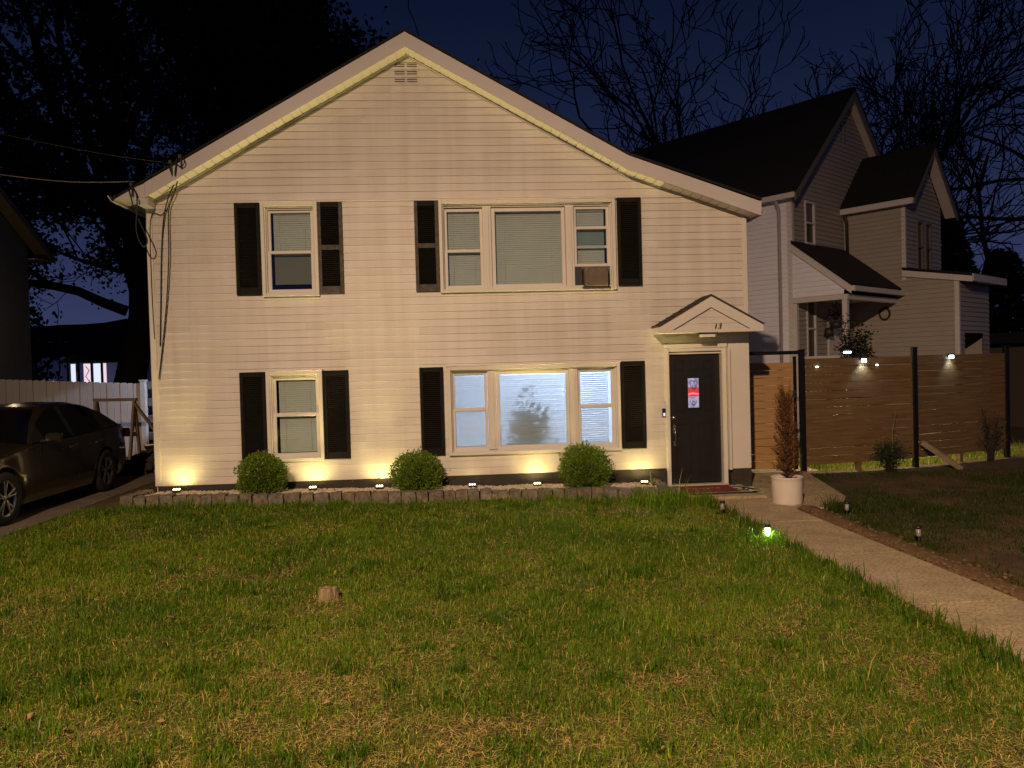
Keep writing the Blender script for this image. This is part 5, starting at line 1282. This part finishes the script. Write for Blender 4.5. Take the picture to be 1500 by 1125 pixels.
bt('bare tree far right between the broom shaped tree and the tall edge tree', 1425, 40, 24, .24, 209, (7, 4, 3, 2), spread=34, upw=.05)
def conifer(label, x, y, H, w, seed, n=9000):
    rg = np.random.default_rng(seed); t = thing('evergreen_tree', label, 'tree', (x, y, -.6), 'dark evergreens at the far right'); mb = MB(); mb.tube([(x, y, -.6), (x, y, H*.5), (x, y, H)], [.25, .16, .03], 8); mb.build('trunk', M['bark'], t)
    h = rg.beta(1.2, 1.4, n); a = rg.uniform(0, 6.283, n); rr = w*(1-h*.75)*(.55+.6*fbm(a*1.2, h*9, 1.1, seed))*np.sqrt(rg.random(n)); P = np.stack([x+np.cos(a)*rr, y+np.sin(a)*rr, H*(.06+.94*h)-rr*.15], 1)
    V, F = leaf_quads(P, np.stack([np.cos(a), np.sin(a), -.2+0*a], 1), .30, rg, .5); np_mesh('crown', V, [F], M['leaf'], t, colvar(n, (.012, .017, .009), rg, .4))
conifer('dark evergreen right of the neighbouring wing, nearer the bare broom tree', px2(1395, 26), 26, 8.8, 2.6, 301, 9000)
conifer('dark evergreen against the right edge of the picture', px2(1470, 24), 24, 6.8, 2.6, 302, 8000)

# ------------------------------------------------------------------ grass
def blades(n, xf, yf, hmean, wmean, seed, col1, col2, straw, keep=None, lean=.35, hvar=.35):
    rg = np.random.default_rng(seed); x = xf(rg, n); y = yf(rg, n)
    if keep is not None:
        k = keep(x, y, rg); x, y = x[k], y[k]
    n = len(x); z = np.interp(x, GX, GZ)
    a = rg.uniform(0, 2*np.pi, n); h = hmean(x, y)*rg.lognormal(0, hvar, n); w = wmean*rg.uniform(.6, 1.35, n)
    la = rg.uniform(0, 2*np.pi, n); ll = np.abs(rg.normal(0, lean, n))+.05
    dx, dy = np.cos(la)*ll*h, np.sin(la)*ll*h; sx, sy = np.cos(a)*w*.5, np.sin(a)*w*.5
    V = np.empty((n, 5, 3))
    V[:, 0] = np.stack([x-sx, y-sy, z-.01], 1); V[:, 1] = np.stack([x+sx, y+sy, z-.01], 1)
    mx, my, mz = x+dx*.38, y+dy*.38, z+h*.58
    V[:, 2] = np.stack([mx+sx*.85, my+sy*.85, mz], 1); V[:, 3] = np.stack([mx-sx*.85, my-sy*.85, mz], 1)
    V[:, 4] = np.stack([x+dx, y+dy, z+h*np.sqrt(np.clip(1-(ll*.8)**2, .15, 1))], 1)
    b = np.arange(n)*5; F4 = np.stack([b, b+1, b+2, b+3], 1); F3 = np.stack([b+3, b+2, b+4], 1)
    t = np.clip(fbm(x, y, 1.1, seed+3)*1.6-.3+rg.normal(0, .25, n), 0, 1)[:, None]
    c = (np.array(col1)*(1-t)+np.array(col2)*t)*rg.uniform(.7, 1.3, (n, 1)); st_ = rg.random(n) < straw; c[st_] = np.array((.55, .43, .11))*rg.uniform(.6, 1.2, (st_.sum(), 1))
    return V.reshape(-1, 3), F4, F3, np.repeat(c, 5, 0)
EX = lambda y: np.interp(y, [-14, -1.1], [3.55, 3.42])
def bare(x, y):        # 0 lush .. 1 bare earth and thatch
    b = fbm(x, y, 1.5, 61)*.95-.38+.85*(fbm(x, y, 4.2, 64)-.5)
    b = b+.55*np.exp(-((x-1.9)/.9)**2-((y+1.95)/.28)**2)+.30*np.exp(-((x+1.05)/.35)**2-((y+5.8)/.3)**2)+.18*np.clip((-5.2-y)/2.5, 0, 1)+.12*np.clip((x-1)/2., 0, 1)*np.clip((-4.5-y)/2, 0, 1)
    return np.clip(b, 0, 1)
def keepL(x, y, rg):
    p = 1-.86*np.clip((bare(x, y)-.12)/.5, 0, 1)
    inlawn = (x < EX(y)-.02+.03*np.sin(y*5)) & (x > -5.27+.05*np.sin(y*3)) & (y < -1.0+.03*np.sin(x*7))
    gone = (x < -4.75) & (y > -1.0)
    clump = .55+.9*fbm(x, y, 6, 71)
    return inlawn & ~gone & (rg.random(len(x)) < p*clump)
parts = []
hL = lambda x, y: .041*(.75+.6*fbm(x, y, .9, 81))*(1+.35*np.exp(-((y+1.15)/.25)**2))*(1-.25*bare(x, y))
c1, c2 = (.066, .165, .006), (.180, .305, .011)
zones = [(-5.3, 3.6, -9.6, -7.4, 125000, .0034), (-5.3, 3.6, -7.4, -5.4, 125000, .0038), (-5.3, 3.6, -5.4, -3.2, 90000, .005), (-5.3, 3.6, -3.2, -.95, 66000, .0065)]
for i, (xa, xb, ya, yb, n, w) in enumerate(zones):
    parts.append(blades(n, lambda r, k: r.uniform(xa, xb, k), lambda r, k: r.uniform(ya, yb, k), hL, w, 500+i, c1, c2, .08, keepL, .72))
rt_ = np.random.default_rng(29)
def mkeep(x, y, rg): return (x < EX(y)-.05) & (x > -5.2) & (y < -1.03) & (rg.random(len(x)) < 1-.5*bare(x, y))
for i, (ya, yb, n, w) in enumerate(((-9.6, -6.6, 90000, .0038), (-6.6, -1., 70000, .0055))):      # matted leaves lying low between the blades
    parts.append(blades(n, lambda r, k: r.uniform(-5.3, 3.6, k), lambda r, k: r.uniform(ya, yb, k), lambda x, y: .026+0*x, w, 560+i, (.070, .135, .009), (.195, .225, .028), .25, mkeep, 1.5))
def clump(cx, cy, n, sp, h, seed, a1, a2, w=.0055): return blades(n, lambda r, k: r.normal(cx, sp, k), lambda r, k: r.normal(cy, sp*.8, k), lambda x, y: h+0*x, w, seed, a1, a2, .03, lambda x, y, rg: (x < EX(y)-.03) & (y < -1.02) & (x > -5.25), .5)
for i in range(330):
    cx, cy = rt_.uniform(-5, 3.4), -9.4+8.2*rt_.random()**1.25
    parts.append(clump(cx, cy, int(rt_.uniform(40, 150)), rt_.uniform(.03, .12), rt_.uniform(.045, .085), 2000+i, (.040, .105, .006), (.095, .20, .009)))
for i in range(90):                                                                    # broad leaved weeds
    cx, cy = rt_.uniform(-5, 3.3), -9.2+7*rt_.random(); parts.append(clump(cx, cy, 26, .035, .030, 2500+i, (.06, .15, .01), (.11, .22, .015), .016))
# long tufts along the walkway edge, the edging and at the door
def tuft(cx, cy, n, sp, h, seed, a1=None, a2=None): return blades(n, lambda r, k: r.normal(cx, sp, k), lambda r, k: r.normal(cy, sp, k), lambda x, y: h+0*x, .007, seed, a1 or (c1 if cx < 4 else (.025, .055, .004)), a2 or (c2 if cx < 4 else (.055, .085, .007)), .04 if cx < 4 else .0, None, .45)
rt_ = np.random.default_rng(9)
for i in range(95):
    y = rt_.uniform(-9.5, -1.3); parts.append(tuft(EX(y)-rt_.uniform(.02, .22), y, int(rt_.uniform(25, 70)), .05, rt_.uniform(.05, .12), 900+i, (.040, .095, .004), (.095, .175, .008)))
for i in range(26): parts.append(tuft(rt_.uniform(2.3, 3.35), rt_.uniform(-1.7, -1.05), 50, .06, rt_.uniform(.12, .21), 1100+i))
for i in range(45): parts.append(tuft(rt_.uniform(-4.7, 3), rt_.uniform(-1.22, -1.0), 45, .06, rt_.uniform(.06, .13), 1200+i))
for i in range(6): parts.append(tuft(3.2+rt_.normal(0, .12), -3.86+rt_.normal(0, .10), 60, .06, .13, 1250+i))
def join(parts):
    V, F4, F3, C = [], [], [], []; o = 0
    for v, f4, f3, c in parts: V.append(v); F4.append(f4+o); F3.append(f3+o); C.append(c); o += len(v)
    return np.concatenate(V), [np.concatenate(F4), np.concatenate(F3)], np.concatenate(C)
V, F, C_ = join(parts); stuff(np_mesh('lawn_grass', V, F, M['grass'], None, C_), 'short patchy green lawn in front of the house', 'grass')
# dead thatch lying between the blades
def thatch(n, xa, xb, ya, yb, keep, seed, w=.0024):
    rg = np.random.default_rng(seed); x = rg.uniform(xa, xb, n); y = rg.uniform(ya, yb, n); k = keep(x, y, rg); x, y = x[k], y[k]; n = len(x); z = np.interp(x, GX, GZ)+rg.uniform(.002, .022, n)
    a = rg.uniform(0, 6.283, n); l = rg.uniform(.02, .075, n); dz = rg.uniform(-.006, .014, n); dx, dy = np.cos(a)*l/2, np.sin(a)*l/2; nx_, ny_ = -np.sin(a)*w/2, np.cos(a)*w/2
    V = np.stack([np.stack([x-dx-nx_, y-dy-ny_, z], 1), np.stack([x-dx+nx_, y-dy+ny_, z], 1), np.stack([x+dx+nx_, y+dy+ny_, z+dz], 1), np.stack([x+dx-nx_, y+dy-ny_, z+dz], 1)], 1).reshape(-1, 3)
    c = np.array((.62, .50, .16))*rg.uniform(.45, 1.25, (n, 1))*(1+rg.uniform(-.12, .12, (n, 3))); return V, np.arange(n*4).reshape(n, 4), np.repeat(c, 4, 0)
kt = lambda x, y, rg: (x < EX(y)-.03) & (x > -5.2) & (y < -1.02) & (rg.random(len(x)) < .12+.85*bare(x, y))
TV, TF, TC, o = [], [], [], 0
for args in ((110000, -5.3, 3.6, -9.6, -6.8, kt, 1), (80000, -5.3, 3.6, -6.8, -4, kt, 2, .0032), (36000, -5.3, 3.6, -4, -1, kt, 3, .006)):
    v, f, c = thatch(*args); TV.append(v); TF.append(f+o); TC.append(c); o += len(v)
stuff(np_mesh('dead_grass', np.concatenate(TV), [np.concatenate(TF)], M['dryneedle'], None, np.concatenate(TC)), 'straw coloured dead grass lying in the thin patches of the lawn', 'dead grass')
# thin side lawn right of the walkway and behind the fence
def keepR(x, y, rg):
    b = fbm(x, y, .8, 91); e_ = 4.62+.10*(-y-1.15)/13; patio_ = (x < 6.05) & (y > -2.05) & (x < np.interp(y, [-2.05, -1.2, 1.38], [4.98, 5.46, 6.0]))
    return (x > e_) & ~patio_ & ~((y > 1.4) & (x < 5.9)) & (rg.random(len(x)) < np.clip(3.2*b-1.05, .04, 1))
parts = [blades(150000, lambda r, k: r.uniform(4.5, 12.5, k), lambda r, k: r.uniform(-7, 1.2, k), lambda x, y:   .036*(.6+.9*fbm(x, y, 1.5, 95)), .006, 700, (.024, .056, .004), (.052, .085, .006), .0, keepR, .7),
         blades(26000, lambda r, k: r.uniform(6.1, 12.5, k), lambda r, k: r.uniform(1.4, 4.4, k), lambda x, y: .075*(.6+.8*fbm(x, y, 2, 96)), .010, 701, (.15, .23, .025), (.28, .34, .05), .15, lambda x, y, rg: (y > np.interp(x, [6, 8.3, 10.7], [1.45, 1.87, 2.7])+.12), .35)]  # brighter greens behind the fence: the lit strip put into the blade colour
for i in range(60):
    x_ = rt_.uniform(4.75, 9.5); y_ = rt_.uniform(-5, .9); parts.append(tuft(x_, y_, 30, .09, rt_.uniform(.04, .08), 1400+i))
for i in range(12): parts.append(tuft(4.72+rt_.uniform(0, .4), -2.1+rt_.normal(0, .12), 45, .05, .12, 1500+i))
V, F, C_ = join(parts); stuff(np_mesh('side_grass', V, F, M['grass'], None, C_), 'sparse rough grass on the bare soil right of the walkway', 'grass')
mb = MB()
rg = np.random.default_rng(63)
for i in range(46):
    x_, y_ = rg.uniform(-4.5, 3.3), -9.0+rg.random()**1.3*6.5; z_ = gz(x_)+.035; s_ = rg.uniform(.018, .034); a = rg.uniform(0, 6.28); c_, d_ = math.cos(a)*s_, math.sin(a)*s_
    mb.add([(x_-c_, y_-d_, z_+rg.uniform(-.01, .015)), (x_+d_*.6, y_-c_*.6, z_), (x_+c_, y_+d_, z_+rg.uniform(-.01, .02)), (x_-d_*.6, y_+c_*.6, z_+.012), (x_, y_, z_-.004)], [(0,1,4), (1,2,4), (2,3,4), (3,0,4)])
stuff(mb.build('fallen_leaves', mat('dry_leaf', (.22, .13, .06), .8, var=.4, scale=9)), 'dry brown leaves scattered over the lawn', 'dry leaves')

# ------------------------------------------------------------------ render settings
S.view_settings.view_transform = 'Standard'; S.view_settings.look = 'None'; S.view_settings.exposure = 0.; S.view_settings.gamma = 1.
S.render.engine = 'CYCLES'
S.cycles.use_denoising = True
S.cycles.max_bounces = 6; S.cycles.transparent_max_bounces = 16; S.cycles.sample_clamp_indirect = 4.
S.cycles.use_light_tree = True
